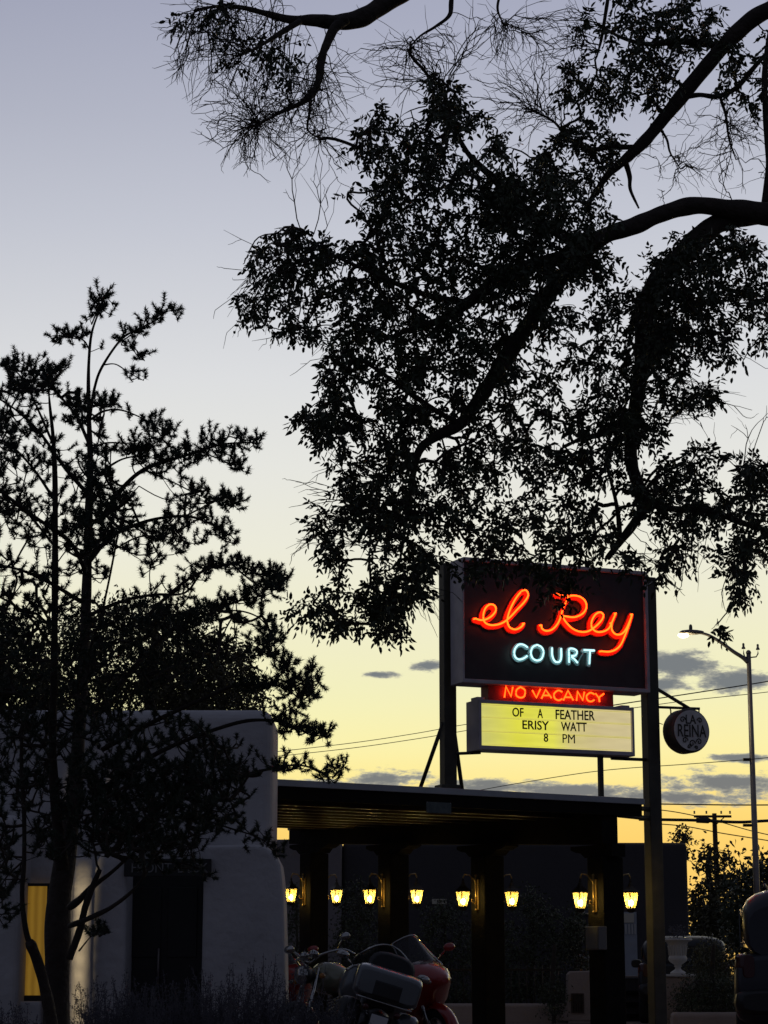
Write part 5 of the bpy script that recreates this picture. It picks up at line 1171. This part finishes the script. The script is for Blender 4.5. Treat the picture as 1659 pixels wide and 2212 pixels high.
leafy_plant('roadside_tree', 'broad dense dark tree behind the street lamp pole', 'tree', [(1632, 2090), (1630, 1980), (1632, 1920), (1635, 1880)],
            [([(1570, 1905), (1600, 1875), (1640, 1865), (1690, 1850), (1740, 1870), (1750, 2060), (1570, 2060)], 480)], 78, 84, 11, .24, .12, M['leaf3'], .5, (.25, .08), TG, .2, 26, r0=.012)
leafy_plant('roadside_tree', 'wispy treetop just above the flat roof of the motel wing, left of the utility pole', 'tree', [(1478, 2090), (1478, 1900), (1476, 1830), (1478, 1800)],
            [([(1448, 1838), (1460, 1805), (1480, 1795), (1492, 1810), (1490, 1850), (1450, 1850)], 40)], 92, 96, 9, .22, .11, M['leaf2'], .4, (.2, .05), TG, .3, 14, r0=.012)
leafy_plant('roadside_tree', 'dark filling tree at the far right edge, low behind the van', 'tree', [(1760, 2090), (1760, 2000), (1758, 1950)],
            [([(1690, 1880), (1740, 1850), (1850, 1870), (1850, 2060), (1690, 2060)], 260)], 74, 80, 11, .24, .12, M['leaf3'], .5, (.25, .08), TG, .2, 26, r0=.012)
VG = 'vines and shrubs behind the carport'
def shrub(label, u, top, w, bot, d, n, m='leaf3', L=.075, cut=.30, name='shrub', g=VG):
    poly = [(u - w, bot), (u - w * .95, top + (bot - top) * .4), (u - w * .6, top + (bot - top) * .1), (u - w * .1, top), (u + w * .5, top + (bot - top) * .06), (u + w * .95, top + (bot - top) * .35), (u + w, bot)]
    return leafy_plant(name, label, 'shrub', [(u, 2195), (u - 3, 2110), (u + 2, 2040), (u, top + 40)], [(poly, int(n * 1.5))], d - .7, d + .7, 11, L, L * .5, M[m], .2, (.05, .02), g, cut, 36, 'foliage', 'stems', .4, .004)
shrub('tall dark vine between the adobe corner and the rearmost column', 640, 1905, 46, 2210, 47, 150)
shrub('tall dark vine between the two left columns, behind the olive bike', 775, 1890, 62, 2210, 47, 240)
shrub('tall dark vine between the second and third columns, behind the red bike', 960, 1935, 80, 2210, 47, 300)
shrub('dense vine with a round top right of the third column', 1150, 1920, 78, 2172, 47, 330)
shrub('narrow vine just left of the switch box column', 1245, 1955, 30, 2100, 47.5, 90)
shrub('little drooping plant at the left foot of the tan pier', 1196, 2120, 26, 2195, 44.7, 60, L=.06)
shrub('broad olive green bush with a stepped top, right of the urn', 1540, 2040, 62, 2190, 41.2, 330, 'olive', .06, .15)
shrub('low dark planting in front of the pedestal, under the van bumper', 1540, 2110, 88, 2196, 38.9, 300, 'leaf3', .05, .15)
ud = thing('dry_plant', 'wispy dry plant sticking up out of the white urn', 'plant', (Xat(1463, 40), 40, Zat(2030, 40)))
sk = Skel(); q = Pn([(1465, 2046, 40), (1465, 2034, 40), (1464, 2026, 40)]); sk.P = q; sk.par = -np.ones(3, int)
tp = Pn(scatter([(1440, 2020), (1450, 2000), (1470, 1996), (1482, 2014), (1478, 2028), (1446, 2028)], 40, 39.85, 40.15)); dr_, ok = sk.grow(tp, .05, .2, 2, 4)
mb = MB(); sk.twigs(mb, .0045, .3, .01); mb.build('stems', M['sage'], ud); leaves('leaves', tp[ok], dr_[ok], 4, .05, .02, M['sage'], ud, .2, .06)

# ---------------------------------------------------------------- russian sage along the bottom edge
SG = 'russian sage bushes in front of the office'
def sage(label, u, d, w, n, top, seed):
    r = np.random.default_rng(seed); b = Vector((Xat(u, d), d, 0)); t = thing('sage_bush', label, 'shrub', b, SG); mb = MB(); C_, D_ = [], []
    for i in range(n):
        a = r.normal(0, .5); x0 = b.x + r.normal(0, w * .35); y0_ = d + r.normal(0, .25); h = Zat(top, d) * r.uniform(.62, 1.0) if i % 6 else Zat(top, d) * r.uniform(.92, 1.10)
        lean = r.normal(0, .13); ly = r.normal(0, .1); pts = [(x0 + lean * h * f + .03 * math.sin(4 * f + i), y0_ + ly * h * f, h * f) for f in np.linspace(0, 1, 7)]
        mb.tube(pts, np.linspace(.006, .0018, 7), 5, caps=False)
        pts = np.array(pts)
        for f in np.linspace(.30, .99, 46):
            k = f * 6; j = min(int(k), 5); p = pts[j] + (pts[j + 1] - pts[j]) * (k - j)
            s_ = .040 * (1.12 - f)
            C_.append(p + r.normal(0, s_, 3)); D_.append(unit(np.array([r.normal(0, .5), r.normal(0, .5), .9])))
            if f < .7 and r.random() < .12:
                q = p + np.array([r.normal(0, .10), r.normal(0, .06), .14]); mb.tube([p, q], [.003, .0012], 4, caps=False)
                for g in np.linspace(.2, 1, 8): C_.append(p + (q - p) * g); D_.append(unit(q - p))
    mb.build('stems', M['sage'], t); leaves('foliage', np.array(C_), np.array(D_), 2, .026, .009, M['sage'], t, -.2, .02)
sage('wispy sage bush at the foot of the white buttress, nearest the motorcycles', 590, 20.5, .62, 60, 2098, 1)
sage('tallest sage bush with two thin upright spikes, before the white buttress', 520, 20.0, .55, 60, 2072, 2)
sage('sage bush before the right half of the dark doorway', 410, 20.2, .58, 60, 2110, 3)
sage('sage bush before the left half of the dark doorway', 310, 19.8, .55, 54, 2125, 4)
sage('thin sage bush between the round pillar and the doorway', 232, 20.0, .40, 40, 2118, 5)
sage('low sage bush at the foot of the lit window, left of the pine trunk', 50, 19.6, .34, 30, 2165, 6)
sage('low pale sage bush at the right end of the row, below the motorcycles', 680, 20.8, .55, 50, 2150, 7)
